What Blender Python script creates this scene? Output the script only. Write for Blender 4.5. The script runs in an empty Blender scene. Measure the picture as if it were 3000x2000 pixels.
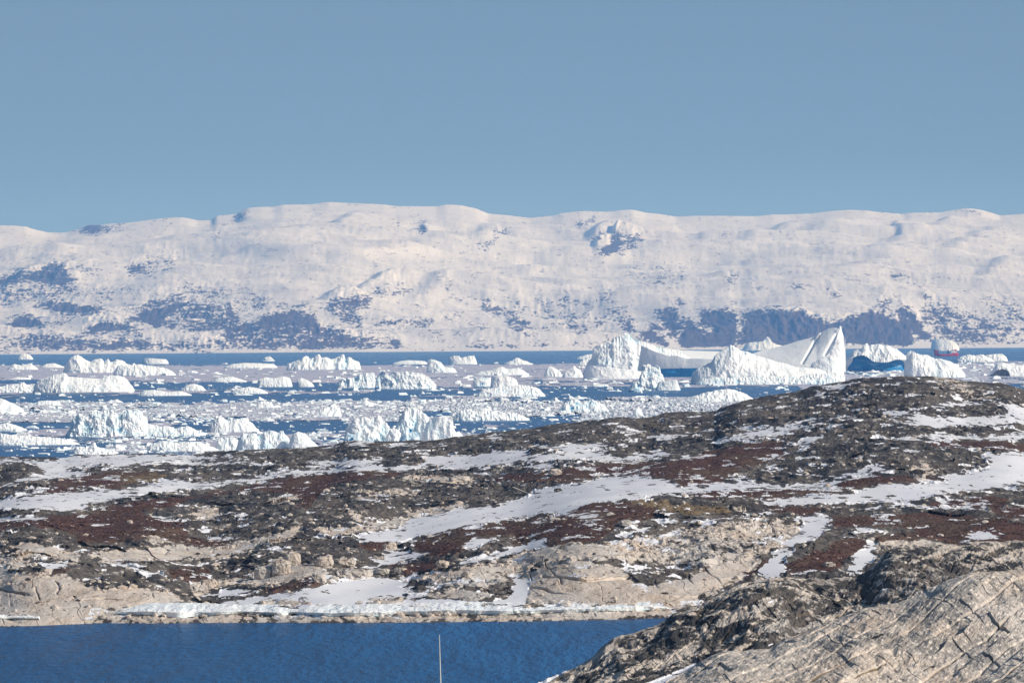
import bpy, math, random
import numpy as np
from mathutils import Matrix, Vector

# ------------------------------------------------------------------ scene frame
F = 17145.0          # focal length in pixels of a 3000 px wide picture
CAM_H = 40.0         # camera height above the sea (m)
ROLL = 0.0067        # slight tilt of the horizon
SUN_EL, SUN_AZ = math.radians(31), math.radians(67)   # azimuth measured from behind the camera towards the right
scene = bpy.context.scene
COL = scene.collection
rnd = random.Random(7)
rng = np.random.default_rng(11)
CR, SR = math.cos(ROLL), math.sin(ROLL)

def level(px, py):
    """picture offsets with the tilt of the horizon taken out"""
    dx, dy = np.asarray(px, float) - 1500.0, np.asarray(py, float) - 1000.0
    return dx * CR - dy * SR, dx * SR + dy * CR

def at(px, py, d):
    """point at distance d (m) along the line through (px, py)"""
    x, y = level(px, py)
    d = np.asarray(d, float)
    return np.stack(np.broadcast_arrays(x * d / F, d, CAM_H - y * d / F), -1)

def sea_d(px, py):
    return F * CAM_H / np.maximum(level(px, py)[1], 5.0)

def to_px(P):
    x, y = P[..., 0] * F / P[..., 1], (CAM_H - P[..., 2]) * F / P[..., 1]
    return x * CR + y * SR + 1500.0, -x * SR + y * CR + 1000.0

# ------------------------------------------------------------------ noise
def _h(i, j, k, s):
    h = (i.astype(np.uint32) * np.uint32(374761393) + j.astype(np.uint32) * np.uint32(668265263)
         + k.astype(np.uint32) * np.uint32(2147483647) + np.uint32(s * 974711 % 4294967291))
    h = (h ^ (h >> np.uint32(13))) * np.uint32(1274126177)
    h = (h ^ (h >> np.uint32(15))) * np.uint32(2246822519)
    return h ^ (h >> np.uint32(16))

def noise3(x, y, z, s=0):
    """gradient noise, about -1..1"""
    x, y, z = np.broadcast_arrays(np.asarray(x, np.float64), np.asarray(y, np.float64), np.asarray(z, np.float64))
    fx, fy, fz = np.floor(x), np.floor(y), np.floor(z)
    ix, iy, iz = fx.astype(np.int64), fy.astype(np.int64), fz.astype(np.int64)
    x, y, z = (x - fx).astype(np.float32), (y - fy).astype(np.float32), (z - fz).astype(np.float32)
    fade = lambda t: t * t * t * (t * (t * 6 - 15) + 10)
    u, v, w = fade(x), fade(y), fade(z)
    out = 0
    for a in (0, 1):
        for b in (0, 1):
            for c in (0, 1):
                h = _h(ix + a, iy + b, iz + c, s)
                g = ((h & np.uint32(255)).astype(np.float32) / 127.5 - 1) * (x - a) \
                    + (((h >> np.uint32(8)) & np.uint32(255)).astype(np.float32) / 127.5 - 1) * (y - b) \
                    + (((h >> np.uint32(16)) & np.uint32(255)).astype(np.float32) / 127.5 - 1) * (z - c)
                out = out + g * (u if a else 1 - u) * (v if b else 1 - v) * (w if c else 1 - w)
    return out * 1.25

def fbm(x, y, z, n=4, s=0, gain=.5):
    o, a = 0, 1.0
    for k in range(n):
        f = 2.03 ** k
        o = o + a * noise3(x * f, y * f, z * f, s + k * 17)
        a *= gain
    return o

def ridged(x, y, z, n=3, s=0, gain=.5):
    o, a = 0, 1.0
    for k in range(n):
        f = 2.1 ** k
        o = o + a * (0.5 - 2.0 * np.abs(noise3(x * f, y * f, z * f, s + k * 13)))
        a *= gain
    return o

def sstep(a, b, x):
    t = np.clip((x - a) / (b - a), 0, 1)
    return t * t * (3 - 2 * t)

# ------------------------------------------------------------------ outline fields (surface cover of the ground, traced on the photograph)
CROPS = {'A1': (0, 1300, 2.94), 'A2': (750, 1250, 2.94), 'A3': (1500, 1150, 2.94), 'A4': (2250, 1050, 2.851),
         'A5': (0, 1600, 2.94), 'A6': (750, 1600, 2.94), 'A7': (1500, 1550, 2.94), 'A8': (2250, 1550, 3.136),
         'M1': (0, 550, 2.94), 'M2': (750, 550, 2.94), 'M3': (1500, 550, 2.94), 'M4': (2250, 550, 3.136),
         'B1': (0, 950, 2.94), 'B2': (750, 950, 2.94), 'B3': (1500, 900, 2.94), 'B4': (2250, 900, 3.136), 'F': (0, 0, 1)}
GX0, GY0, GS = -100, 500, 2.0
GW, GH = 1600, 860

def blur(a, r):
    for ax in (0, 1):
        for _ in range(2):
            n = 2 * r + 1
            p = np.pad(a, [(r + 1, r) if k == ax else (0, 0) for k in (0, 1)], mode='edge')
            c = np.cumsum(p, axis=ax)
            a = (np.take(c, np.arange(n, c.shape[ax]), ax) - np.take(c, np.arange(0, c.shape[ax] - n), ax)) / n
    return a

def field(polys, r=2):
    """polys: (crop, points, value) -> smooth raster of the covered area"""
    A = np.zeros((GH, GW), np.float64)
    for crop, pts, val in polys:
        ox, oy, sc = CROPS[crop]
        p = np.array(pts, float) / sc + (ox, oy)
        gx, gy = (p[:, 0] - GX0) / GS, (p[:, 1] - GY0) / GS
        x0, x1 = max(int(gx.min()), 0), min(int(gx.max()) + 2, GW)
        y0, y1 = max(int(gy.min()), 0), min(int(gy.max()) + 2, GH)
        if x1 <= x0 or y1 <= y0:
            continue
        X, Y = np.meshgrid(np.arange(x0, x1), np.arange(y0, y1))
        ins = np.zeros(X.shape, bool)
        n = len(gx)
        for i in range(n):
            ax, ay, bx, by = gx[i], gy[i], gx[(i + 1) % n], gy[(i + 1) % n]
            if ay == by:
                continue
            c = (ay > Y) != (by > Y)
            ins ^= c & (X < (bx - ax) * (Y - ay) / (by - ay) + ax)
        sub = A[y0:y1, x0:x1]
        if val >= 0:
            sub[ins] = np.maximum(sub[ins], val)
        else:
            sub[ins] = 0
    return blur(A, r)

def sample(A, px, py):
    px = np.clip(px, 5, 2995)
    x, y = np.clip((px - GX0) / GS, 0, GW - 1.01), np.clip((py - GY0) / GS, 0, GH - 1.01)
    i, j = x.astype(int), y.astype(int)
    a, b = x - i, y - j
    return A[j, i] * (1 - a) * (1 - b) + A[j, i + 1] * a * (1 - b) + A[j + 1, i] * (1 - a) * b + A[j + 1, i + 1] * a * b

# ------------------------------------------------------------------ mesh helpers
def new_mesh(name, V, Q, mat, attrs=None, smooth=False, parent=None):
    """V (n,3), Q (m,3|4) index array -> linked object"""
    V = np.ascontiguousarray(V, np.float32).reshape(-1, 3)
    Q = np.asarray(Q, np.int32)
    me = bpy.data.meshes.new(name)
    k = Q.shape[1]
    me.vertices.add(len(V)); me.vertices.foreach_set('co', V.ravel())
    me.loops.add(Q.size); me.loops.foreach_set('vertex_index', Q.ravel())
    me.polygons.add(len(Q))
    me.polygons.foreach_set('loop_start', np.arange(0, Q.size, k, dtype=np.int32))
    try:
        me.polygons.foreach_set('loop_total', np.full(len(Q), k, np.int32))
    except Exception:
        pass
    me.polygons.foreach_set('use_smooth', np.full(len(Q), bool(smooth)))
    for an, arr in (attrs or {}).items():
        arr = np.asarray(arr, np.float32)
        if arr.ndim == 1:
            me.attributes.new(an, 'FLOAT', 'POINT').data.foreach_set('value', arr.ravel())
        else:
            if arr.shape[1] == 3:
                arr = np.concatenate([arr, np.ones((len(arr), 1), np.float32)], 1)
            me.attributes.new(an, 'FLOAT_COLOR', 'POINT').data.foreach_set('color', np.ascontiguousarray(arr).ravel())
    me.update(calc_edges=True); me.validate()
    me.materials.append(mat)
    o = bpy.data.objects.new(name, me)
    COL.objects.link(o)
    if parent is not None:
        o.parent = parent
    return o

def grid_quads(nu, nv):
    """index of a (nv, nu) vertex grid"""
    i = np.arange(nv * nu).reshape(nv, nu)
    return np.stack([i[:-1, :-1], i[:-1, 1:], i[1:, 1:], i[1:, :-1]], -1).reshape(-1, 4)

def tag(o, label, cat, group=None, kind=None):
    o['label'] = label; o['category'] = cat
    if group: o['group'] = group
    if kind: o['kind'] = kind
    return o

def setting(o, kind='structure', label=None, cat=None):
    o['kind'] = kind
    if label: o['label'] = label
    if cat: o['category'] = cat
    return o

# ------------------------------------------------------------------ node helpers
class NT:
    def __init__(self, name):
        self.m = bpy.data.materials.new(name); self.m.use_nodes = True
        self.t = self.m.node_tree; self.t.nodes.clear()
        self.out = self.t.nodes.new('ShaderNodeOutputMaterial')
    def n(self, kind, **kw):
        nd = self.t.nodes.new(kind)
        for k, v in kw.items():
            setattr(nd, k, v)
        return nd
    def set(self, sock, v):
        if isinstance(v, bpy.types.NodeSocket):
            self.t.links.new(v, sock)
        elif v is not None:
            if hasattr(sock.default_value, '__len__') and len(sock.default_value) == 4 and len(v) == 3:
                v = (*v, 1)
            sock.default_value = v
    def math(self, op, a, b=None, c=None, clamp=False):
        nd = self.n('ShaderNodeMath', operation=op, use_clamp=clamp)
        for i, v in enumerate((a, b, c)):
            self.set(nd.inputs[i], v)
        return nd.outputs[0]
    def pos(self, scale=(1, 1, 1)):
        g = self.n('ShaderNodeNewGeometry')
        m = self.n('ShaderNodeVectorMath', operation='MULTIPLY')
        self.t.links.new(g.outputs['Position'], m.inputs[0]); m.inputs[1].default_value = scale
        return m.outputs[0]
    def noise(self, vec, scale=1, detail=4, rough=.55, dist=0):
        nd = self.n('ShaderNodeTexNoise')
        self.set(nd.inputs['Vector'], vec)
        for k, v in (('Scale', scale), ('Detail', detail), ('Roughness', rough), ('Distortion', dist)):
            nd.inputs[k].default_value = v
        return nd.outputs['Fac']
    def vor(self, vec, scale=1, feature='F1', out='Distance'):
        nd = self.n('ShaderNodeTexVoronoi', feature=feature)
        self.set(nd.inputs['Vector'], vec); nd.inputs['Scale'].default_value = scale
        return nd.outputs[out]
    def ramp(self, v, a, b, c=0., d=1., smooth=False):
        nd = self.n('ShaderNodeMapRange', interpolation_type='SMOOTHSTEP' if smooth else 'LINEAR')
        for i, x in enumerate((v, a, b, c, d)):
            self.set(nd.inputs[i], x)
        return nd.outputs[0]
    def mix(self, f, a, b, mode='MIX'):
        nd = self.n('ShaderNodeMix', data_type='RGBA', blend_type=mode)
        self.set(nd.inputs[0], f); self.set(nd.inputs[6], a); self.set(nd.inputs[7], b)
        return nd.outputs[2]
    def attr(self, name, out='Fac'):
        nd = self.n('ShaderNodeAttribute', attribute_name=name)
        return nd.outputs[out]
    def sep(self, v):
        nd = self.n('ShaderNodeSeparateColor'); self.set(nd.inputs[0], v)
        return nd.outputs
    def bump(self, h, strength=.5, dist=.1):
        nd = self.n('ShaderNodeBump'); nd.inputs['Strength'].default_value = strength
        nd.inputs['Distance'].default_value = dist
        self.set(nd.inputs['Height'], h)
        return nd.outputs[0]
    def bsdf(self, col, rough=.8, normal=None, spec=.3, **kw):
        nd = self.n('ShaderNodeBsdfPrincipled')
        self.set(nd.inputs['Base Color'], col); self.set(nd.inputs['Roughness'], rough)
        self.set(nd.inputs['Specular IOR Level'], spec)
        if normal is not None: self.set(nd.inputs['Normal'], normal)
        for k, v in kw.items():
            self.set(nd.inputs[k.replace('_', ' ')], v)
        self.t.links.new(nd.outputs[0], self.out.inputs['Surface'])
        return self.m
# ------------------------------------------------------------------ lines and areas traced on the photograph
RIDGE_MTN = [(-200,668),(-60,662),(0,659),(34,659),(75,662),(102,671),(136,679),(170,681),(197,679),(238,667),(259,659),(296,659),(323,655),(374,652),(425,645),(476,638),(527,635),(551,638),(578,645),(619,645),(633,632),(694,627),(704,618),(724,610),(765,606),(801,606),(828,599),(913,598),(961,591),(1022,594),(1124,599),(1158,604),(1277,606),(1308,601),(1349,603),(1396,613),(1430,628),(1481,632),(1551,640),(1619,633),(1646,625),(1704,618),(1789,620),(1823,615),(1854,614),(1891,623),(1939,628),(1983,635),(2027,632),(2112,632),(2214,633),(2265,628),(2300,628),(2378,625),(2441,617),(2486,614),(2537,615),(2569,620),(2649,627),(2665,623),(2751,622),(2792,615),(2834,609),(2872,614),(2904,623),(2929,632),(2967,630),(3000,628),(3100,622),(3200,630)]
RIDGE_MID = [(-200,1330),(0,1337),(80,1338),(190,1338),(250,1331),(330,1326),(500,1328),(560,1330),(600,1323),(680,1316),(800,1313),(852,1310),(981,1301),(1012,1290),(1046,1284),(1124,1288),(1260,1286),(1355,1276),(1461,1262),(1550,1252),(1602,1244),(1738,1229),(1789,1221),(1823,1218),(1891,1220),(1959,1207),(2095,1206),(2112,1193),(2163,1176),(2250,1159),(2300,1150),(2336,1145),(2378,1130),(2473,1116),(2515,1105),(2569,1104),(2655,1100),(2728,1099),(2776,1104),(2824,1115),(2888,1116),(2951,1124),(3000,1139),(3100,1160),(3200,1180)]
SHORE_MID = [(-200,1837),(0,1835),(126,1831),(306,1824),(442,1825),(800,1822),(954,1824),(1550,1819),(1840,1813),(1930,1810),(3200,1800)]
RIDGE_NEAR = [(1100,2330),(1400,2100),(1568,2000),(1629,1975),(1694,1946),(1738,1919),(1765,1890),(1806,1863),(1847,1853),(1891,1839),(1935,1819),(1976,1788),(2044,1768),(2112,1734),(2180,1707),(2224,1697),(2300,1691),(2400,1690),(2480,1686),(2530,1674),(2560,1655),(2585,1625),(2615,1600),(2700,1588),(2800,1592),(2880,1584),(3000,1580),(3200,1570)]
RIDGE_SLAB = [(1800,2080),(1900,2018),(1969,1979),(2020,1950),(2078,1919),(2112,1906),(2207,1898),(2262,1893),(2275,1880),(2300,1866),(2346,1850),(2486,1793),(2537,1774),(2626,1760),(2696,1733),(2760,1701),(2840,1675),(2920,1668),(3000,1660),(3200,1640)]

SNOW = [
 ('A1',[(0,480),(200,460),(450,430),(800,400),(1050,390),(1250,350),(1500,290),(1620,330),(1900,320),(2352,285),(2352,305),(1900,360),(1700,395),(1500,400),(1200,430),(1000,490),(700,520),(760,575),(600,575),(300,560),(0,565)],1),
 ('A1',[(0,130),(200,125),(420,150),(560,110),(900,100),(1500,90),(1750,110),(2050,80),(2000,110),(1700,140),(1400,150),(1150,180),(1000,200),(900,165),(700,180),(560,230),(850,240),(700,270),(500,290),(250,320),(0,380),(0,360),(180,300),(380,260),(330,200),(230,150),(0,160)],1),
 ('A1',[(1450,155),(1900,145),(2352,160),(2352,190),(2000,178),(1500,182)],1),
 ('A1',[(0,635),(380,635),(380,660),(0,660)],1),
 ('A1',[(840,1015),(1000,1020),(1150,1060),(1300,1085),(1490,1080),(1380,1100),(1430,1150),(1200,1110),(1050,1060),(900,1030)],1),
 ('A1',[(370,1040),(600,1005),(580,1060),(450,1085),(370,1080)],1),
 ('A1',[(600,1150),(700,1160),(900,1120),(900,1150),(750,1185)],1),
 ('A1',[(1540,1085),(1640,1075),(1690,1105),(1580,1110)],1),('A1',[(1780,795),(1850,790),(1915,830),(1820,825)],1),('A1',[(940,795),(1025,800),(1000,820),(950,815)],1),
 ('A1',[(1300,618),(1440,632),(1430,648),(1310,640)],1),
 ('A2',[(830,975),(1000,905),(1250,860),(1260,795),(1500,765),(1790,695),(2100,690),(2110,655),(2352,640),(2352,760),(2100,800),(1700,880),(1400,950),(1200,995),(1000,1000),(850,990)],1),
 ('A2',[(580,915),(700,920),(720,945),(620,945)],1),('A2',[(825,620),(1110,612),(1100,632),(840,640)],1),('A2',[(1310,620),(1500,650),(1490,668),(1330,640)],1),
 ('A3',[(0,925),(150,900),(200,825),(300,815),(600,780),(780,720),(1000,710),(1330,750),(1440,815),(1700,775),(2000,760),(2352,790),(2352,825),(2000,835),(1800,855),(1500,870),(1300,880),(1200,905),(1060,920),(830,940),(650,965),(500,1010),(400,1030),(200,1050),(0,1080)],1),
 ('A2',[(320,295),(700,290),(1100,265),(1180,270),(1050,310),(950,330),(1100,340),(1350,330),(1450,310),(1430,260),(1900,240),(2000,210),(2352,200),(2352,290),(1900,350),(1750,365),(1500,340),(1300,370),(1000,380),(600,390),(300,420),(0,450),(0,425),(300,378),(500,355),(900,348)],1),
 ('A2',[(720,150),(900,130),(1050,128),(900,160)],1),('A2',[(1130,155),(1380,130),(1370,150),(1150,175)],1),
 ('A3',[(60,410),(200,440),(400,470),(550,440),(720,430),(850,440),(850,460),(600,490),(700,500),(880,500),(1100,500),(1130,540),(1250,510),(1450,500),(1500,490),(1250,560),(1050,590),(900,590),(600,580),(400,580),(0,590),(0,555),(300,540),(500,530),(250,480),(150,450)],1),
 ('A3',[(1130,385),(1300,370),(1500,345),(1630,338),(1450,378),(1350,412),(1200,402)],1),
 ('A3',[(1700,430),(1900,380),(2050,330),(2150,310),(2352,300),(2352,370),(2200,370),(2100,400),(1900,420),(1750,445)],1),
 ('A3',[(1300,582),(1500,550),(1710,533),(1700,553),(1450,578)],1),
 ('A3',[(870,350),(900,318),(1000,318),(1130,328),(1130,352),(1000,347)],1),('A3',[(870,300),(970,270),(960,285),(890,305)],1),('A3',[(440,325),(520,300),(550,325),(470,335)],1),
 ('A3',[(2040,680),(2150,640),(2250,620),(2300,640),(2200,668)],1),('A3',[(1880,745),(1950,708),(2040,708),(2000,742)],1),
 ('A3',[(880,1245),(1000,1190),(1200,1148),(1320,1113),(1200,1180),(1000,1242)],1),('A3',[(1200,1225),(1450,1180),(1455,1195),(1250,1232)],1),('A3',[(1620,1142),(1700,1090),(1880,1058),(1750,1112),(1650,1152)],1),
 ('A3',[(0,1380),(130,1290),(200,1270),(290,1258),(250,1310),(400,1320),(150,1362)],1),
 ('A3',[(120,650),(200,610),(320,590),(410,660),(280,655)],1),('A3',[(620,665),(660,630),(790,635),(720,650)],1),
 ('A3',[(2080,920),(2352,930),(2352,980),(2180,960)],1),('A3',[(2080,1040),(2352,1020),(2352,1030),(2150,1055)],1),('A3',[(1090,1290),(1270,1270),(1290,1310),(1540,1335),(1300,1325)],1),
 ('A3',[(150,1200),(300,1180),(600,1165),(900,1160),(700,1190),(300,1215)],.42),('A3',[(400,1030),(800,960),(1000,980),(760,1110),(500,1100)],.4),
 ('A7',[(2110,340),(2200,280),(2170,240),(2352,165),(2352,400),(2200,420),(2130,400)],1),
 ('A7',[(860,350),(1200,370),(1190,392),(930,375)],1),
 ('A8',[(0,240),(200,120),(350,0),(520,0),(500,60),(400,90),(250,150),(230,220),(100,270),(50,330),(130,390),(0,440)],1),
 ('A4',[(160,1330),(300,1310),(520,1310),(500,1400),(380,1440),(250,1530),(200,1568),(100,1568),(250,1450),(310,1380)],1),
 ('A4',[(680,1450),(760,1400),(850,1420),(1000,1430),(1350,1388),(1350,1402),(1100,1432),(900,1452)],1),
 ('A8',[(690,430),(740,330),(780,270),(740,240),(900,170),(910,110),(1000,110),(990,170),(940,200),(1010,250),(900,340),(820,400)],1),('A8',[(400,375),(560,375),(560,390),(200,410),(180,400)],1),
 ('A4',[(850,430),(1050,440),(1300,460),(1500,490),(1900,480),(2000,430),(1900,380),(2050,380),(2138,410),(2138,550),(1700,560),(1500,570),(1400,590),(1330,560),(950,545),(1000,530),(1300,530),(1000,480)],1),
 ('A4',[(1330,402),(1450,368),(1700,358),(1900,380),(1800,388),(1600,398),(1370,412)],1),('A4',[(1390,310),(1500,308),(1500,325),(1400,325)],1),
 ('A4',[(1000,662),(1320,640),(1330,620),(1500,600),(1560,640),(1900,650),(2138,600),(2138,690),(1600,680),(1200,692),(1030,682)],.75),
 ('A4',[(1450,960),(1700,950),(1850,900),(1800,780),(1850,760),(1900,790),(2138,780),(2138,1060),(1900,1080),(1700,1110),(1500,1130),(1200,1190),(900,1200),(400,1215),(0,1232),(0,1185),(300,1155),(700,1130),(850,1088),(1000,1048),(1500,1035)],1),
 ('A4',[(470,1000),(650,950),(850,898),(1080,918),(950,950),(700,980),(560,1002)],1),('A4',[(0,1082),(300,1040),(600,1008),(640,1020),(530,1070),(300,1082),(0,1097)],1),
 ('A4',[(1400,728),(1720,718),(1700,738),(1450,742)],1),('A4',[(1110,770),(1320,755),(1310,780),(1150,785)],1),
 ('A4',[(280,495),(400,498),(550,540),(500,562),(350,532)],1),('A4',[(500,478),(650,500),(720,478),(870,522),(650,524)],1),
 ('A4',[(0,590),(160,570),(350,548),(250,592),(100,632),(0,642)],1),('A4',[(220,722),(300,660),(500,638),(400,690),(300,742)],1),
 ('A4',[(320,332),(480,298),(480,320),(350,342)],1),('A4',[(460,270),(580,208),(690,208),(580,255)],1),
 ('A4',[(1620,1482),(1750,1440),(1830,1428),(1980,1470),(1900,1512),(1700,1512)],1),('A4',[(1580,1240),(1830,1228),(1820,1272),(1580,1262)],1),('A4',[(0,800),(220,780),(200,800),(0,830)],1),('A4',[(180,845),(330,812),(330,840),(220,855)],1),('A4',[(0,900),(80,895),(90,920),(0,925)],1),
 ('A4',[(500,1290),(900,1220),(1300,1200),(1700,1160),(1400,1240),(1000,1290)],.4),
 ('A6',[(0,440),(400,380),(700,300),(1000,260),(1300,300),(1350,330),(1200,330),(1400,380),(1250,420),(1500,440),(1800,470),(2000,480),(2150,440),(2250,380),(2230,280),(2300,240),(2352,270),(2352,500),(1500,520),(900,530),(700,515),(540,505),(300,525),(0,460)],1),
 ('A6',[(860,200),(1000,150),(940,80),(1300,30),(1350,60),(1500,50),(1300,140),(1100,160),(1000,200)],1),('A6',[(500,240),(690,240),(690,270),(520,285)],1),
 ('A6',[(1700,150),(2000,70),(2352,-40),(2352,10),(2100,90),(1850,160)],.85),('A6',[(1760,0),(1900,-80),(2150,-100),(2000,-30),(1850,30)],.9),
 ('A5',[(1640,420),(1900,398),(1900,355),(2230,378),(2200,402),(1950,432)],1),('A5',[(1830,500),(2352,415),(2352,530),(1900,530)],1),
 ('A7',[(0,395),(60,390),(110,420),(100,540),(0,600)],1),
 ('A6',[(870,490),(1100,440),(1290,470),(1100,515)],-1),('A6',[(1480,420),(1800,375),(2080,430),(1850,468)],-1),('A6',[(1620,320),(2000,260),(2150,280),(2000,340),(1700,350)],-1),('A6',[(0,470),(370,450),(380,500),(100,530)],-1),
 ('A3',[(750,530),(870,500),(1050,510),(1110,540),(900,545)],-1),('A3',[(590,490),(800,462),(860,470),(650,492)],-1),
]
SNOW_NEAR = [('F',[(1555,2010),(1620,1972),(1694,1944),(1696,1950),(1640,1978),(1585,2010)],1),('F',[(1860,2010),(1950,1975),(2040,1940),(2044,1944),(1975,1985),(1930,2010)],1),
 ('A7',[(1990,640),(2100,645),(2200,630),(2270,600),(2240,630),(2100,672)],1),('A7',[(1990,715),(2060,712),(2050,745)],.9),('A8',[(0,660),(70,640),(70,655),(10,672)],1),('A8',[(640,690),(740,670),(760,690),(670,702)],.9),
 ('A8',[(0,1050),(60,1035),(60,1055),(0,1085)],1),('A8',[(1050,500),(1110,492),(1110,505)],.9),('A8',[(990,560),(1120,525),(1110,545),(1010,575)],.8),('A7',[(1975,530),(1995,525),(2005,610),(1990,610)],.8),('A7',[(2180,440),(2195,440),(2195,560),(2180,560)],.7)]
HEATH = [
 ('A1',[(400,330),(700,280),(1000,230),(1350,230),(1400,290),(1100,350),(1000,380),(760,370),(600,410),(450,430)],1),
 ('A1',[(800,560),(1100,510),(1500,470),(1800,430),(2300,340),(2352,380),(2000,420),(1700,470),(1500,520),(1200,600),(800,590)],1),
 ('A1',[(0,680),(400,620),(800,600),(1300,620),(1600,680),(1600,820),(2000,830),(2000,870),(1750,890),(1500,850),(1300,800),(1000,850),(700,850),(550,760),(300,700),(0,740)],1),
 ('A2',[(0,480),(300,430),(900,380),(1350,390),(1200,420),(700,470),(600,540),(500,620),(400,720),(330,700),(400,600),(250,570),(0,540)],1),
 ('A2',[(2000,430),(2352,380),(2352,450),(2050,470)],1),('A2',[(600,680),(750,650),(800,690),(650,700)],.8),
 ('A3',[(0,690),(300,670),(800,600),(1350,590),(1700,520),(1900,450),(2352,400),(2352,560),(2000,650),(1800,770),(1450,810),(1350,740),(1000,700),(750,700),(600,770),(0,760)],1),
 ('A3',[(0,1080),(400,1040),(700,960),(1000,940),(1200,960),(1280,1020),(1250,1060),(900,1130),(900,1190),(700,1280),(300,1330),(0,1350)],1),
 ('A3',[(1400,870),(1800,850),(2352,830),(2352,930),(2100,900),(1700,900)],.9),
 ('A2',[(1330,1000),(1600,900),(1900,860),(2352,770),(2352,900),(2000,970),(1750,1060),(1650,1110),(1500,1110),(1350,1050)],1),
 ('A2',[(900,1000),(1200,990),(1240,1040),(1150,1060),(900,1060)],.9),('A2',[(1100,190+1000),(1350,1170),(1300,1210),(1100,1210)],.8),
 ('A4',[(620,1010),(900,970),(1170,970),(1450,990),(1400,1020),(1000,1030),(800,1080),(650,1110),(400,1130),(0,1170),(0,1100),(560,1080)],1),
 ('A4',[(1250,1230),(1450,1190),(1850,1150),(2050,1190),(1900,1240),(1600,1240)],1),
 ('A4',[(520,1310),(1000,1310),(1300,1290),(1900,1320),(2138,1380),(2138,1560),(1500,1560),(1500,1480),(1100,1400),(800,1400),(540,1400)],1),
 ('A4',[(0,1230),(400,1240),(560,1260),(300,1300),(0,1280)],.8),('A4',[(1850,1250),(2138,1230),(2138,1340),(1900,1310)],.9),
 ('A8',[(50,370),(200,300),(450,200),(700,90),(900,80),(900,160),(740,240),(640,340),(500,380),(250,410)],1),
 ('A8',[(1000,70),(1500,0),(2000,20),(2352,60),(2352,90),(1700,100),(1300,90),(1020,100)],.9),('A8',[(1280,230),(1500,170),(1560,230),(1330,280)],.7),
 ('A4',[(1280,700),(1800,690),(2138,700),(2138,780),(1800,750),(1400,730)],1),
 ('A5',[(430,200),(560,185),(560,225),(430,240)],.9),('A5',[(1450,190),(1800,170),(1850,230),(1650,310),(1450,270)],.9),('A6',[(0,380),(200,340),(480,260),(680,300),(560,340),(300,380),(50,410)],.8),('A6',[(1100,180),(1300,155),(1330,140),(1680,120),(1680,180),(1300,240),(1290,190)],.8),('A7',[(1960,470),(2080,300),(2150,250),(2200,270),(2050,430)],.7),
]
GRASS = [('A3',[(1000,950),(1100,920),(1400,940),(1900,980),(1850,1030),(1500,1060),(1300,1010)],1),('A1',[(1000,290),(1400,250),(1400,310),(1100,340)],1),
 ('A1',[(1250,790),(1380,770),(1370,810),(1280,830)],.8),('A2',[(350,430),(900,390),(700,440),(450,480)],.5),('A4',[(1500,150),(2000,190),(2138,240),(2138,330),(1800,340),(1600,250)],.3),('A4',[(0,700),(500,700),(900,760),(400,960),(100,980)],.3),('A8',[(800,420),(1400,250),(1200,400),(900,520)],.4)]
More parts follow.
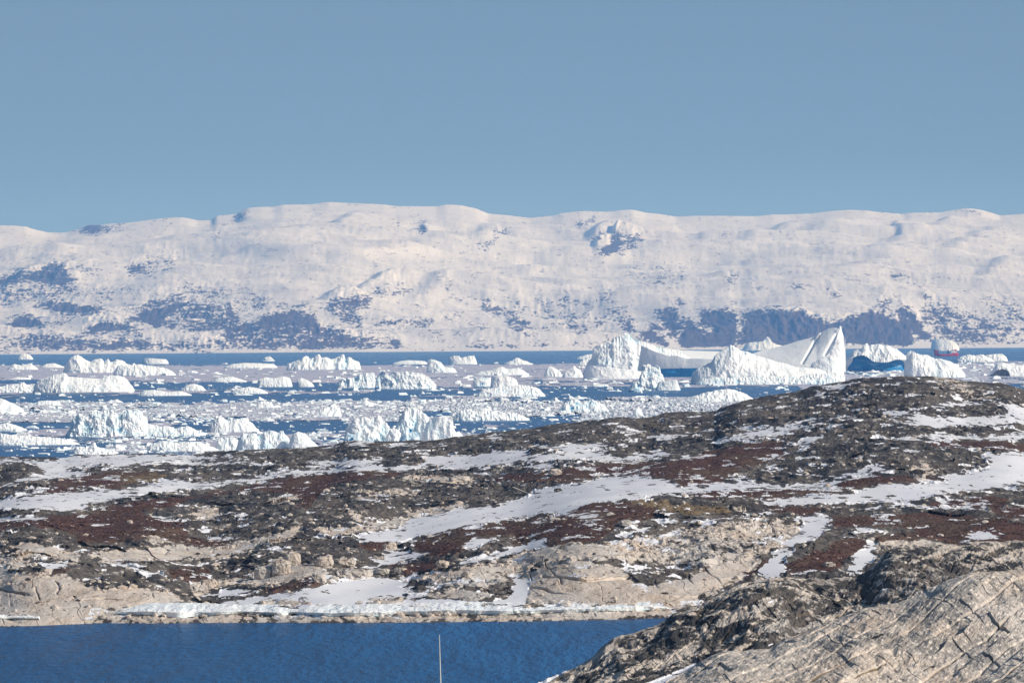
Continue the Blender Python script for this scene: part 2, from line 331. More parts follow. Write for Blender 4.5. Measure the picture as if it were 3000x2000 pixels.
PALE = [
 ('A5',[(380,540),(1500,530),(2352,590),(2352,690),(380,700)],.5),
 ('A5',[(0,200),(250,240),(600,260),(750,340),(900,380),(1200,370),(1450,400),(1600,470),(1450,530),(1000,580),(700,640),(380,690),(0,690)],1),
 ('A1',[(770,940),(1000,920),(1280,900),(1500,870),(1800,900),(2050,870),(2200,830),(2352,790),(2352,840),(2150,920),(1900,970),(1650,980),(1300,1000),(900,1010)],.9),
 ('A1',[(100,880),(270,850),(450,870),(580,930),(680,960),(650,1010),(400,980),(200,960)],.85),('A1',[(0,960),(200,970),(330,1050),(0,1100)],.6),
 ('A1',[(850,645),(1000,650),(1080,680),(1000,690),(860,660)],.9),('A1',[(1740,520),(1850,560),(1900,640),(1640,650)],.7),('A1',[(1350,760),(1560,770),(1400,850),(1250,880),(1270,850)],.7),
 ('A2',[(480,860),(800,870),(950,830),(1240,770),(1250,850),(1000,890),(780,930),(600,920)],.95),('A2',[(1260,750),(1800,650),(1820,690),(1500,750),(1280,790)],1),
 ('A2',[(80,960),(380,850),(410,890),(250,980),(90,1010)],1),('A2',[(130,630),(180,590),(370,590),(360,610),(200,640)],1),('A2',[(820,730),(900,740),(900,780),(780,800)],.9),
 ('A2',[(1220,430),(1400,420),(1850,420),(1870,480),(1700,480),(1300,460)],.7),('A2',[(800,540),(1100,530),(1500,540),(1400,600),(900,600)],.35),
 ('A7',[(100,400),(300,300),(600,260),(900,330),(1000,400),(1100,470),(1250,480),(1500,430),(1700,330),(1800,290),(2100,260),(2000,400),(1800,500),(1600,640),(1400,690),(1000,650),(500,650),(120,620)],1),
 ('A7',[(0,230),(400,130),(1000,120),(900,260),(500,260),(0,330)],.8),('A7',[(1000,130),(1500,0),(2200,0),(2352,100),(2100,260),(1700,300),(1300,300)],.5),
 ('A3',[(1000,1250),(1600,1150),(2000,1100),(2352,1090),(2352,1300),(2100,1420),(1600,1470),(900,1440)],.5),
 ('A6',[(0,200),(200,100),(380,150),(650,160),(650,240),(300,300),(0,340)],.85),('A6',[(700,200),(960,190),(980,250),(860,290),(730,270)],.9),
 ('A6',[(870,490),(1100,440),(1290,470),(1100,520)],.9),('A6',[(1480,420),(1800,375),(2080,430),(1850,470)],.9),('A6',[(1620,320),(2000,260),(2150,280),(2000,340),(1700,350)],.9),('A6',[(0,470),(370,450),(380,500),(100,530)],.9),('A6',[(1300,280),(1500,230),(1800,190),(2200,130),(2352,130),(2352,250),(2000,260),(1600,300)],.75),
 ('A6',[(0,590),(2352,590),(2352,660),(0,660)],.55),('A7',[(0,720),(1400,690),(1300,780),(0,790)],.55),
 ('A5',[(1650,300),(1750,300),(2352,250),(2352,340),(1900,350),(1650,450),(1830,510),(1700,500)],.6),
 ('A4',[(600,300),(740,280),(700,340),(600,330)],.5),('A4',[(1300,130),(1600,170),(1900,320),(2060,340),(1700,340),(1500,230)],.35),('A4',[(1200,900),(1400,870),(1420,980),(1250,980)],.45),('A4',[(0,1400),(260,1350),(300,1400),(150,1568),(0,1568)],.6),
 ('A8',[(1020,100),(1400,90),(1900,170),(1700,200),(1300,180),(1050,160)],.65),('A8',[(1050,290),(1240,270),(1230,330),(1060,330)],.8),
]
ROCK = [
 ('M1',[(0,860),(0,790),(200,680),(220,740),(430,640),(520,650),(650,780),(650,830),(450,850),(250,800)],.8),('M1',[(0,850),(650,830),(760,900),(400,960),(0,1000)],.4),('M1',[(640,650),(900,690),(800,760),(680,740)],.35),
 ('M1',[(270,1020),(400,970),(530,980),(700,1010),(850,1020),(980,1060),(700,1100),(450,1090),(500,1040)],.85),('M1',[(50,1190),(180,1090),(240,1080),(350,1150),(380,1170),(650,1120),(620,1150),(380,1200),(200,1210)],.9),
 ('M1',[(690,1230),(830,1140),(950,1130),(1050,1180),(1200,1230),(1220,1270),(1000,1240),(750,1250)],.85),('M1',[(1050,1140),(1250,1070),(1450,1030),(1600,1070),(1400,1120),(1500,1130),(1350,1210),(1250,1170)],.92),
 ('M1',[(200,1390),(220,1320),(380,1310),(680,1330),(780,1370),(600,1395)],.75),('M1',[(800,1395),(1050,1320),(1200,1320),(1360,1390),(1000,1405)],.8),('M1',[(1430,1150),(1500,1140),(1520,1210),(1440,1210)],.8),
 ('M1',[(1000,1040),(1550,920),(1700,990),(2000,1000),(2010,1080),(2100,1150),(1900,1230),(1600,1240),(1500,1130),(1600,1070)],.6),('M1',[(1850,1230),(2352,1090),(2352,1400),(1800,1395),(1400,1400),(1450,1350),(2000,1280)],.62),('M1',[(0,1260),(700,1260),(1400,1300),(1800,1300),(1800,1395),(0,1395)],.36),
 ('M1',[(0,920),(150,950),(130,980),(0,960)],.7),('M1',[(1450,860),(2000,840),(2200,900),(2352,960),(2300,1060),(2050,990),(1700,950)],.26),('M1',[(760,850),(1150,850),(1200,920),(900,990),(760,950)],.22),
 ('M1',[(1100,690),(1250,680),(1300,700),(1100,740)],.9),('M1',[(1090,640),(1560,600),(1480,700),(1200,790),(1100,740)],.36),
 ('M1',[(600,375),(760,320),(870,320),(860,370),(800,400),(720,370)],.97),('M1',[(870,325),(1080,315),(1060,350),(960,370),(870,390)],.75),('M1',[(2000,285),(2130,180),(2150,190),(2080,280)],.75),('M1',[(1830,425),(1860,388),(1920,415),(1900,435)],.9),('M1',[(1250,285),(1480,255),(1480,295),(1300,290)],.4),('M1',[(1640,400),(1690,400),(1690,425),(1640,420)],.6),('M1',[(0,370),(20,370),(30,400),(0,400)],.7),  # the patch on the tall skyline step is shade painted as rock
 ('M2',[(0,1150),(200,1075),(500,1075),(520,1180),(750,1230),(900,1270),(1000,1300),(1320,1385),(0,1395)],.72),('M2',[(60,1090),(200,1075),(510,1080),(500,1120),(200,1130),(20,1190)],.92),('M2',[(560,1030),(700,950),(1000,930),(1000,1010),(850,1050),(960,1150),(900,1230),(700,1120)],.62),('M2',[(640,990),(700,950),(990,935),(950,980),(750,1000)],.8),
 ('M2',[(300,1030),(430,980),(450,1000),(380,1040)],.7),('M2',[(1000,860),(1250,810),(1240,830),(1020,880)],.65),('M2',[(900,900),(1400,820),(1350,890),(1100,960),(950,950)],.3),
 ('M2',[(1000,1190),(1100,1130),(1400,1140),(1570,1160),(1500,1190),(1200,1170)],.65),('M2',[(1090,1290),(1200,1310),(1320,1390),(1180,1350)],.95),
 ('M2',[(1380,320),(1440,305),(1475,405),(1440,380),(1380,360)],.97),('M2',[(1150,290),(1250,285),(1240,310),(1180,325)],.6),('M2',[(1880,490),(2050,430),(2040,370),(2150,370),(2080,450),(1950,520)],.7),('M2',[(1520,445),(1555,470),(1530,475)],.7),('M2',[(1700,470),(1780,450),(1770,470)],.5),
 ('M2',[(1780,735),(1930,740),(1930,785),(1850,770)],.7),('M2',[(1560,890),(1700,815),(1690,860),(1600,900)],.55),('M2',[(1350,960),(1450,960),(1440,990),(1360,1000)],.5),
 ('M2',[(1950,960),(2100,995),(2330,1130),(2352,1200),(2330,1250),(2150,1110),(1950,1080)],.6),('M2',[(1770,1155),(2030,1185),(2030,1215),(1800,1185)],.7),('M2',[(1600,1110),(1760,1100),(1750,1150),(1650,1140)],.45),('M2',[(1810,1350),(2100,1330),(2352,1370),(2352,1400),(1780,1400)],.42),('M2',[(1660,1225),(1800,1230),(1720,1260)],.7),
 ('M2',[(2130,950),(2250,960),(2240,990),(2150,975)],.7),
 ('M3',[(0,1130),(100,1150),(240,1220),(230,1250),(0,1250)],.6),('M3',[(410,1140),(600,1180),(680,1230),(600,1255),(450,1180)],.75),('M3',[(480,1085),(550,1080),(610,1140),(560,1140)],.8),
 ('M3',[(700,1090),(900,1130),(1080,1170),(1060,1200),(1250,1260),(1390,1375),(1100,1310),(1000,1220),(850,1150)],.72),('M3',[(1080,1230),(1200,1230),(1390,1370),(1150,1320)],.95),('M3',[(780,1010),(950,1050),(1080,1165),(980,1130),(850,1060)],.7),('M3',[(770,895),(870,930),(820,980),(720,970)],.6),('M3',[(700,1160),(780,1160),(770,1200),(700,1190)],.8),('M3',[(180,940),(330,980),(320,1000),(200,965)],.7),('M3',[(430,935),(500,935),(490,980),(430,970)],.7),('M3',[(620,990),(680,1000),(680,1030),(620,1020)],.7),('M3',[(0,960),(60,970),(50,1000),(0,1000)],.6),('M3',[(100,1000),(700,950),(700,1080),(300,1130),(100,1080)],.25),('M3',[(250,1130),(450,1150),(430,1250),(250,1250)],.3),
 ('M3',[(0,1350),(700,1340),(690,1390),(0,1395)],.4),('M3',[(750,1320),(900,1270),(1000,1260),(1000,1300),(800,1340)],.6),
 ('M3',[(1150,1135),(1300,1200),(1310,1265),(1200,1220)],.9),('M3',[(1210,1070),(1330,1020),(1440,1060),(1450,1200),(1330,1190),(1310,1160),(1220,1110)],.8),
 ('M3',[(1330,1020),(1440,1060),(1500,1110),(1600,1140),(1620,1060),(1850,1045),(2000,1065),(2100,1065),(2352,1055),(2352,1392),(1500,1392),(1380,1290),(1350,1200),(1310,1160)],.9),
 ('M3',[(1600,1080),(1850,1050),(1920,1080),(1920,1220),(1850,1290),(1700,1200)],.98),('M3',[(2020,1110),(2352,1100),(2352,1300),(2050,1310)],.98),
 ('M3',[(1935,1060),(1958,1060),(1950,1160),(1965,1200),(1990,1150),(1995,1060),(2020,1060),(2010,1190),(1985,1230),(1970,1385),(1945,1385),(1950,1230),(1925,1150)],-1),('M3',[(1440,1080),(1462,1085),(1455,1200),(1435,1380),(1415,1340),(1435,1200)],-1),('M3',[(1500,1110),(1560,1120),(1660,1240),(1760,1270),(1720,1180),(1680,1170),(1640,1250)],-1),('M3',[(1310,1190),(1340,1200),(1350,1270),(1480,1380),(1400,1370),(1320,1290)],-1),
 ('M3',[(700,580),(830,480),(910,350),(940,360),(930,480),(900,550),(780,580)],.95),('M3',[(930,480),(980,390),(1110,400),(1115,480),(1080,520),(900,550)],.6),('M3',[(550,340),(560,300),(620,280),(600,360)],.8),('M3',[(600,350),(700,240),(745,250),(640,345)],.65),('M3',[(700,420),(780,345),(790,440),(740,495),(680,480)],.5),('M3',[(780,640),(790,640),(790,655),(770,655)],.9),
 ('M3',[(2070,870),(2110,850),(2125,885),(2090,900)],.9),('M3',[(1780,830),(1900,740),(1970,740),(1970,780),(1880,830)],.45),('M3',[(1000,640),(1500,640),(1620,800),(1300,870),(1000,780)],.17),
 ('M3',[(1360,970),(1420,960),(1510,1010),(1480,1030),(1370,1000)],.5),
 ('M4',[(0,1160),(150,1130),(300,1110),(450,1200),(560,1260),(700,1210),(950,1140),(1170,1200),(1280,1270),(1330,1455),(0,1455)],.93),('M4',[(700,1210),(950,1150),(1280,1280),(1300,1430),(1000,1400),(900,1240)],.97),('M4',[(0,1190),(350,1180),(500,1260),(500,1400),(0,1400)],.98),
 ('M4',[(1160,1130),(1240,1075),(1290,1120),(1400,1230),(1420,1300),(1540,1390),(1350,1400),(1290,1280)],.92),('M4',[(1440,1090),(1530,1120),(1700,1330),(1740,1400),(1650,1330),(1560,1220)],.85),('M4',[(1550,1060),(1680,1060),(1720,1200),(1900,1330),(2000,1420),(1860,1350),(1700,1240)],.65),('M4',[(1400,1100),(1550,1060),(2352,1330),(2352,1440),(1700,1430),(1400,1250)],.42),('M4',[(1950,1000),(2352,1050),(2352,1400),(2100,1250)],.33),('M4',[(1980,1190),(2100,1290),(2060,1310),(1990,1250)],.75),('M4',[(1990,1070),(2120,1110),(2100,1140)],.7),
 ('M4',[(1400,930),(1480,960),(1480,1080),(1400,1060)],.55),('M4',[(1020,745),(1170,780),(1300,830),(1390,900),(1250,860),(1100,810)],.5),('M4',[(1000,1050),(1060,1000),(1140,1010),(1100,1150),(1050,1130)],.6),('M4',[(930,1090),(1010,1060),(1000,1130)],.5),
 ('M4',[(1720,205),(1900,225),(1990,255),(1900,255)],.7),('M4',[(180,880),(340,880),(320,945),(290,930)],.55),('M4',[(480,920),(680,980),(650,1015),(560,990)],.5),('M4',[(600,730),(740,740),(730,760),(600,760)],.35),('M4',[(420,830),(470,840),(460,860)],.6),('M4',[(1340,880),(1400,880),(1390,910)],.9),
]
SKY_LIFT, SKY_TINT, SKY_STRENGTH = .27, (.95, .98, .93, 1), .11
SUN_ENERGY, EXPOSURE = 4.4, 0.0
HAZE_COL, HAZE_D = (.20, .47, 1.0, 1), 3.2e-5
# ------------------------------------------------------------------ materials
def ground_material(name='ground_cover', dip=(-.06, .55), cross=(.30, .05), near=False):
    m = NT(name)
    fld = m.sep(m.attr('cover', 'Color'))
    snow, heath, pale = fld[0], fld[1], fld[2]
    grass = m.attr('grass')
    cav = m.attr('relief')
    P1 = m.pos((.45, .10, .8)); P2 = m.pos((1.5, .3, 2.2)); P3 = m.pos((.09, .02, .25))
    nA = m.noise(P1, 1, 5, .62); nB = m.noise(P2, 1, 4, .6); nC = m.noise(P3, 1, 4, .55)
    nD = m.noise(m.pos((2.6, .5, 3.6)), 1, 3, .6)
    # bare rock: lichen-dark to pale granite, stained and jointed
    nE = m.noise(m.pos((.9, .12, .22) if not near else (.5, .10, .5)), 1, 4, .6, .3)
    t = m.math('ADD', m.math('MULTIPLY', m.ramp(nA, .3, .7), .62), m.math('MULTIPLY', m.ramp(nB, .3, .7), .38))
    t = m.math('ADD', m.math('SUBTRACT', t, .27), m.math('MULTIPLY', pale, .80))
    pf = m.ramp(t, .40, .60, smooth=True)
    lich = m.mix(m.ramp(nC, .38, .62), (.038, .038, .040), (.118, .101, .087))
    lich = m.mix(m.ramp(nA, .5, .68), lich, (.185, .170, .154))
    gran = m.mix(m.ramp(nE, .32, .68), (.43, .345, .275), (.66, .575, .49))
    gran = m.mix(m.ramp(nC, .42, .6), gran, (.52, .475, .43))
    gran = m.mix(m.math('MULTIPLY', m.ramp(nE, .60, .74), .6), gran, (.12, .105, .09))
    if near:
        nF = m.noise(m.pos((3.2, .7, 4.5)), 1, 5, .65); nG = m.noise(m.pos((.55, .1, 1.3)), 1, 4, .6, .6)
        gran = m.mix(m.math('MULTIPLY', m.ramp(nF, .53, .66), .6), gran, (.22, .20, .18))
        gran = m.mix(m.math('MULTIPLY', m.ramp(nG, .54, .66), .5), gran, (.30, .28, .25))
        nP = m.noise(m.pos((.22, .045, .3)), 1, 5, .62, .5)
        gran = m.mix(m.math('MULTIPLY', m.ramp(nP, .49, .58), .62), gran, (.205, .195, .185))
        gran = m.mix(m.ramp(nF, .46, .36), gran, (.80, .71, .60))
    rock = m.mix(pf, lich, gran)
    # two families of joints: along the bedding and across it, both interrupted
    def joints(cx, cz, wob, width, gate, cy=.02):
        v = m.n('ShaderNodeVectorMath', operation='DOT_PRODUCT')
        m.t.links.new(m.pos(), v.inputs[0]); v.inputs[1].default_value = (cx, cy, cz)
        q = m.math('ADD', m.math('MULTIPLY', v.outputs['Value'], .6 if near else 1.), m.math('MULTIPLY', m.noise(m.pos((.10, .02, .16)), 1, 3, .5), wob))
        q = m.math('ABSOLUTE', m.math('SUBTRACT', m.math('FRACT', q), .5))
        g = m.ramp(m.noise(m.pos((.07, .015, .22)), gate, 2, .5), .46, .56)
        return m.math('MULTIPLY', m.ramp(q, 0., width, 1., 0.), g)
    jj = m.math('MAXIMUM', joints(dip[0], dip[1], .8 if near else 3.2, .010 if near else .03, 1., .13 if near else .02), joints(cross[0], cross[1], .7 if near else 2.6, .008 if near else .024, 1.7))
    jj = m.math('SUBTRACT', 1., jj)
    rock = m.mix(m.math('MULTIPLY', m.math('SUBTRACT', 1., jj), .75), rock, (.035, .031, .028))
    # heath and dry grass
    hcol = m.mix(m.ramp(nB, .3, .7), (.058, .028, .024), (.128, .070, .054))
    hcol = m.mix(m.ramp(nC, .45, .7), hcol, (.125, .088, .062))
    hf = m.ramp(m.math('ADD', heath, m.math('MULTIPLY', m.math('SUBTRACT', nA, .5), 1.3)), .42, .58)
    c = m.mix(hf, rock, hcol)
    gf = m.ramp(m.math('ADD', grass, m.math('MULTIPLY', m.math('SUBTRACT', nA, .5), 1.2)), .4, .62)
    c = m.mix(gf, c, m.mix(nB, (.12, .085, .05), (.24, .175, .105)))
    # snow with ragged edges
    nS = m.math('ADD', m.math('MULTIPLY', m.math('SUBTRACT', nA, .5), 1.0), m.math('MULTIPLY', m.math('SUBTRACT', nC, .5), .9))
    nH = m.noise(m.pos((.30, .05, .6)), 1, 5, .65)
    snow = m.math('SUBTRACT', snow, m.math('MULTIPLY', m.ramp(nH, .60, .70), .62))
    sf = m.ramp(m.math('ADD', snow, m.math('ADD', nS, m.math('MULTIPLY', cav, -.35))), .46, .56)
    sc = m.mix(m.ramp(nC, .35, .65), (.66, .665, .71), (.80, .795, .81))
    c = m.mix(sf, c, sc)
    h = m.math('ADD', m.math('MULTIPLY', nB, .6), m.math('MULTIPLY', nD, .5))
    if near:
        h = m.math('ADD', h, m.math('MULTIPLY', nF, .55))
    bp = m.bump(m.math('MULTIPLY', m.math('ADD', h, m.math('MULTIPLY', jj, .5)), m.math('SUBTRACT', 1.05, sf)), .7, .28)
    return m.bsdf(c, .9, bp, .15)

def mountain_material():
    m = NT('mountain_cover')
    rock = m.attr('rock')
    n1 = m.noise(m.pos((.019, .0025, .070)), 1, 5, .65, .7)
    n2 = m.noise(m.pos((.085, .008, .13)), 1, 3, .6)
    n3 = m.noise(m.pos((.004, .0008, .009)), 1, 4, .5)
    n = m.ramp(m.math('ADD', m.math('MULTIPLY', n1, .55), m.math('MULTIPLY', n2, .45)), .40, .62)
    f = m.ramp(m.math('SUBTRACT', rock, n), -.10, .10)
    rc = m.mix(m.ramp(n2, .3, .7), (.035, .03, .03), (.12, .09, .08))
    rc = m.mix(m.math('MULTIPLY', m.ramp(n3, .4, .6), .5), rc, (.10, .072, .07))
    sn = m.mix(m.ramp(n3, .3, .7), (.66, .65, .665), (.77, .755, .755))
    return m.bsdf(m.mix(f, sn, rc), .9, None, .1)

def water_material():
    m = NT('sea_water')
    w1 = m.noise(m.pos((.9, .16, 1)), 1, 3, .6, .4)
    w2 = m.noise(m.pos((.13, .022, 1)), 1, 3, .55)
    w3 = m.noise(m.pos((.012, .0022, 1)), 1, 2, .5)
    h = m.math('ADD', m.math('MULTIPLY', w1, .5), m.math('MULTIPLY', w2, 1.2))
    bp = m.bump(h, 1.0, 1.7)
    deep = m.mix(m.ramp(w3, .35, .65), (.001, .046, .145), (.005, .098, .27))
    df = m.n('ShaderNodeBsdfDiffuse'); m.set(df.inputs['Color'], deep); m.set(df.inputs['Normal'], bp)
    gl = m.n('ShaderNodeBsdfGlossy'); gl.inputs['Color'].default_value = (.80, .90, 1, 1)
    m.set(gl.inputs['Roughness'], m.ramp(w3, .35, .65, .14, .30)); m.set(gl.inputs['Normal'], bp)
    fr = m.n('ShaderNodeFresnel'); fr.inputs['IOR'].default_value = 1.33; m.set(fr.inputs['Normal'], bp)
    fl = m.n('ShaderNodeFresnel'); fl.inputs['IOR'].default_value = 1.33
    mx = m.n('ShaderNodeMixShader')
    m.set(mx.inputs[0], m.math('MINIMUM', m.math('MULTIPLY', fr.outputs[0], .75), m.ramp(fl.outputs[0], .74, .96, .26, .55)))   # wave slopes keep the mean reflectance down
    m.t.links.new(df.outputs[0], mx.inputs[1]); m.t.links.new(gl.outputs[0], mx.inputs[2])
    m.t.links.new(mx.outputs[0], m.out.inputs['Surface'])
    return m.m

M_GROUND, M_MTN, M_WATER = ground_material(), mountain_material(), water_material()
M_NEAR = ground_material('near_rock_cover', (-.62, .1), (.55, .1), True)

# ------------------------------------------------------------------ ground made of distance rows
F_SNOW, F_HEATH, F_GRASS, F_PALE = field(SNOW, 1), field(HEATH, 2), field(GRASS, 3), field(PALE, 2)
F_HALO = blur(F_SNOW, 9); F_PALEB, F_SNOWB = blur(F_PALE, 14), blur(F_SNOW, 8)
F_SNOWN, F_ROCK = field(SNOW_NEAR, 1), field(ROCK, 4)

def line(pts, u):
    p = np.array(pts, float)
    return np.interp(u, p[:, 0], p[:, 1])

def rows(u, nv, vb, vt, d0, d1, power, mod, warp, seed, skew=0., steep=None):
    """distance for every (row, column): from d0 at the bottom line vb to d1 at the top line vt; the
    growth per row is modulated so that ledges (steep) and flats alternate"""
    tau = np.linspace(0, 1, nv)[:, None]
    K = np.hanning(241); K /= K.sum()
    vs = np.convolve(np.pad(vt, 120, mode='edge'), K, 'valid')
    K2 = np.hanning(19); K2 /= K2.sum()
    vt = np.convolve(np.pad(vt, 9, mode='edge'), K2, 'valid')
    v = vb + (vs - vb) * tau + (vt - vs) * sstep(.55, 1, tau)
    uu = np.broadcast_to(u, v.shape)
    md = mod * fbm(uu / warp[0], (v + skew * uu) / warp[1], 0, 3, seed)
    g = (tau + .02) ** (power - 1) * np.exp(md)
    if steep is not None:
        g = blur(g * (1 - steep(uu, v)), 3)
    G = np.cumsum(g, 0); G = (G - G[:1]) / (G[-1:] - G[:1])
    K = np.hanning(181); K /= K.sum()
    G = .16 * G + .84 * np.apply_along_axis(lambda a: np.convolve(np.pad(a, 90, mode='edge'), K, 'valid'), 1, G)
    return uu, v, d0 + (d1 - d0) * G, np.broadcast_to(tau, v.shape)

class Land:
    pass

def midland():
    u = np.linspace(-60, 3060, 1560)
    nv = 760
    vb, vt = line(SHORE_MID, u), line(RIDGE_MID, u)
    d0 = sea_d(u, vb)
    uu, v, d, tau = rows(u, nv, vb, vt, d0, 1600 + 0 * u, 1.62, .9, (420, 46), 3, .12, lambda a, c: .72 * sample(F_PALEB, a, c) * (1 - sample(F_SNOWB, a, c)))
    P = at(uu, v, d)
    sn, pl, he = sample(F_SNOW, uu, v), sample(F_PALE, uu, v), sample(F_HEATH, uu, v)
    X, Y, Z = P[..., 0], P[..., 1], P[..., 2]
    hard = np.clip(1 - 1.1 * sn - .6 * he, .03, 1)
    slabby = np.clip((pl - .55) / .3, 0, 1)                 # smooth ice-worn granite
    big = fbm(X / 26, Y / 60, 0, 3, 21)
    Zt = Z + .05 * X * .35
    r1 = ridged(X / 13 + .5 * big, Y / 20, Zt / 3.6, 3, 31)
    r2 = ridged(X / 3.4, Y / 8, Zt / 1.5, 3, 41)
    bed = (Z + .06 * X) / 2.1 + .6 * fbm(X / 16, Y / 30, Z / 5, 2, 55)
    crs = (X + 1.3 * Z) / 4.6 + .45 * fbm(X / 9, Y / 30, Z / 5, 2, 57) + .37 * np.floor(bed)
    groove = lambda q, w: np.exp(-((q - np.floor(q) - .5) / w) ** 2)
    blk = 1 - np.maximum(groove(bed, .05) * sstep(-.1, .3, fbm(X / 10, Y / 30, Z / 3, 2, 59)), groove(crs, .03) * sstep(.05, .5, fbm(X / 8, Y / 30, Z / 3, 2, 63)))
    blk = blk + .18 * (_h(np.floor(bed).astype(np.int64), np.floor(crs).astype(np.int64), np.zeros(X.shape, np.int64), 9) % np.uint32(1000)).astype(np.float32) / 1000 - .09
    bl = (Z + .03 * X) / 1.7 + .8 * fbm(X / 24, Y / 30, Z / 6, 3, 71)
    ledge = (bl - np.floor(bl) - .5) * sstep(-.4, .3, fbm(X / 18, Y / 30, Z / 4, 2, 73))
    ez = .34 * big + hard * (.55 * ledge * (1 - .6 * slabby) + .78 * r1 * (1 - .55 * slabby) + .30 * r2 * (1 - .8 * slabby) + .40 * (blk - 1) * np.clip(pl * 1.5, 0, 1))
    amp = sstep(0, .03, tau) * (1 - .55 * sstep(.93, 1, tau)) * (.55 + .45 * sstep(0, .25, tau))
    ez = ez * amp - .25 * sstep(.9, 1, tau)
    P = P.copy()
    P[..., 2] += ez
    P[..., 1] -= hard * amp * (2.0 * ledge * (1 - .6 * slabby) + 1.3 * r2 * (1 - .7 * slabby) + 1.6 * (blk - 1) * pl)
    # rows under water in front, and the far side falling to the sea behind the ridge
    front = []
    for dd, zz in ((26, -6.), (6, -1.2)):
        q = P[0].copy(); q[:, 1] -= dd; q[:, 2] = zz; front.append(q)
    back = []
    zr = P[-1][:, 2]
    for k, dd in enumerate((6, 20, 60, 140, 260)):
        q = P[-1].copy(); s = 1 + dd / 1600; q[:, 0] *= s; q[:, 1] += dd
        q[:, 2] = zr - (zr + 5) * (dd / 260) ** 1.1; back.append(q)
    PA = np.concatenate([np.stack(front), P, np.stack(back)])
    px, py = to_px(PA)
    wx, wy, wz = PA[..., 0], PA[..., 1], PA[..., 2]
    ju = 26 * fbm(wx / 3.2, wy / 16, wz / 3, 4, 111, .6) + 16 * noise3(wx / 14, wy / 50, 0, 115)
    jv = 8.5 * fbm(wx / 2.6, wy / 14, wz / 2.5, 4, 121, .62)
    snA, heA, grA, paA = (sample(f, px + ju, py + jv) for f in (F_SNOW, F_HEATH, F_GRASS, F_PALE))
    strip = fbm(wx / 5.5, wy / 15, wz / 2.2, 4, 131, .55) + .35 * fbm(wx / 40, wy / 80, 0, 2, 137)
    halo = sample(F_HALO, px, py)
    bits = fbm(wx / 2.4, wy / 8, wz / 1.6, 4, 151, .6)
    snA = np.maximum(snA, .82 * sstep(.20, .42, strip + .16 * bits + .62 * np.minimum(halo, .5) - .04))
    snA = snA - .75 * sstep(.16, .42, bits - .55 * np.clip(halo - .35, 0, 1) + .10 * strip)
    # a little snow lying in hollows everywhere
    cav = np.concatenate([np.zeros((2, len(u))), r1 * amp, np.zeros((5, len(u)))])
    th = sstep(.25, 1, np.concatenate([np.zeros((2, len(u))), tau, np.ones((5, len(u)))]))
    base = np.full(snA.shape, .02) + .05 * th
    snA = np.maximum(snA, base)
    wet = np.clip(1 - PA[..., 2] / .5, 0, 1)
    paA = np.clip(paA - .15 * wet, 0, 1)
    cover = np.stack([snA, heA, paA, np.ones_like(snA)], -1).reshape(-1, 4)
    nvt = PA.shape[0]
    o = new_mesh('land', PA, grid_quads(len(u), nvt), M_GROUND,
                 {'cover': cover, 'grass': grA.ravel(), 'relief': cav.ravel()})
    setting(o, 'structure', 'snow-streaked rocky headland between the blue cove and the icebergs', 'headland')
    L = Land(); L.u, L.P, L.tau, L.ob, L.v = u, P, tau, o, v
    L.sn, L.he, L.pl = sn, he, pl
    return L

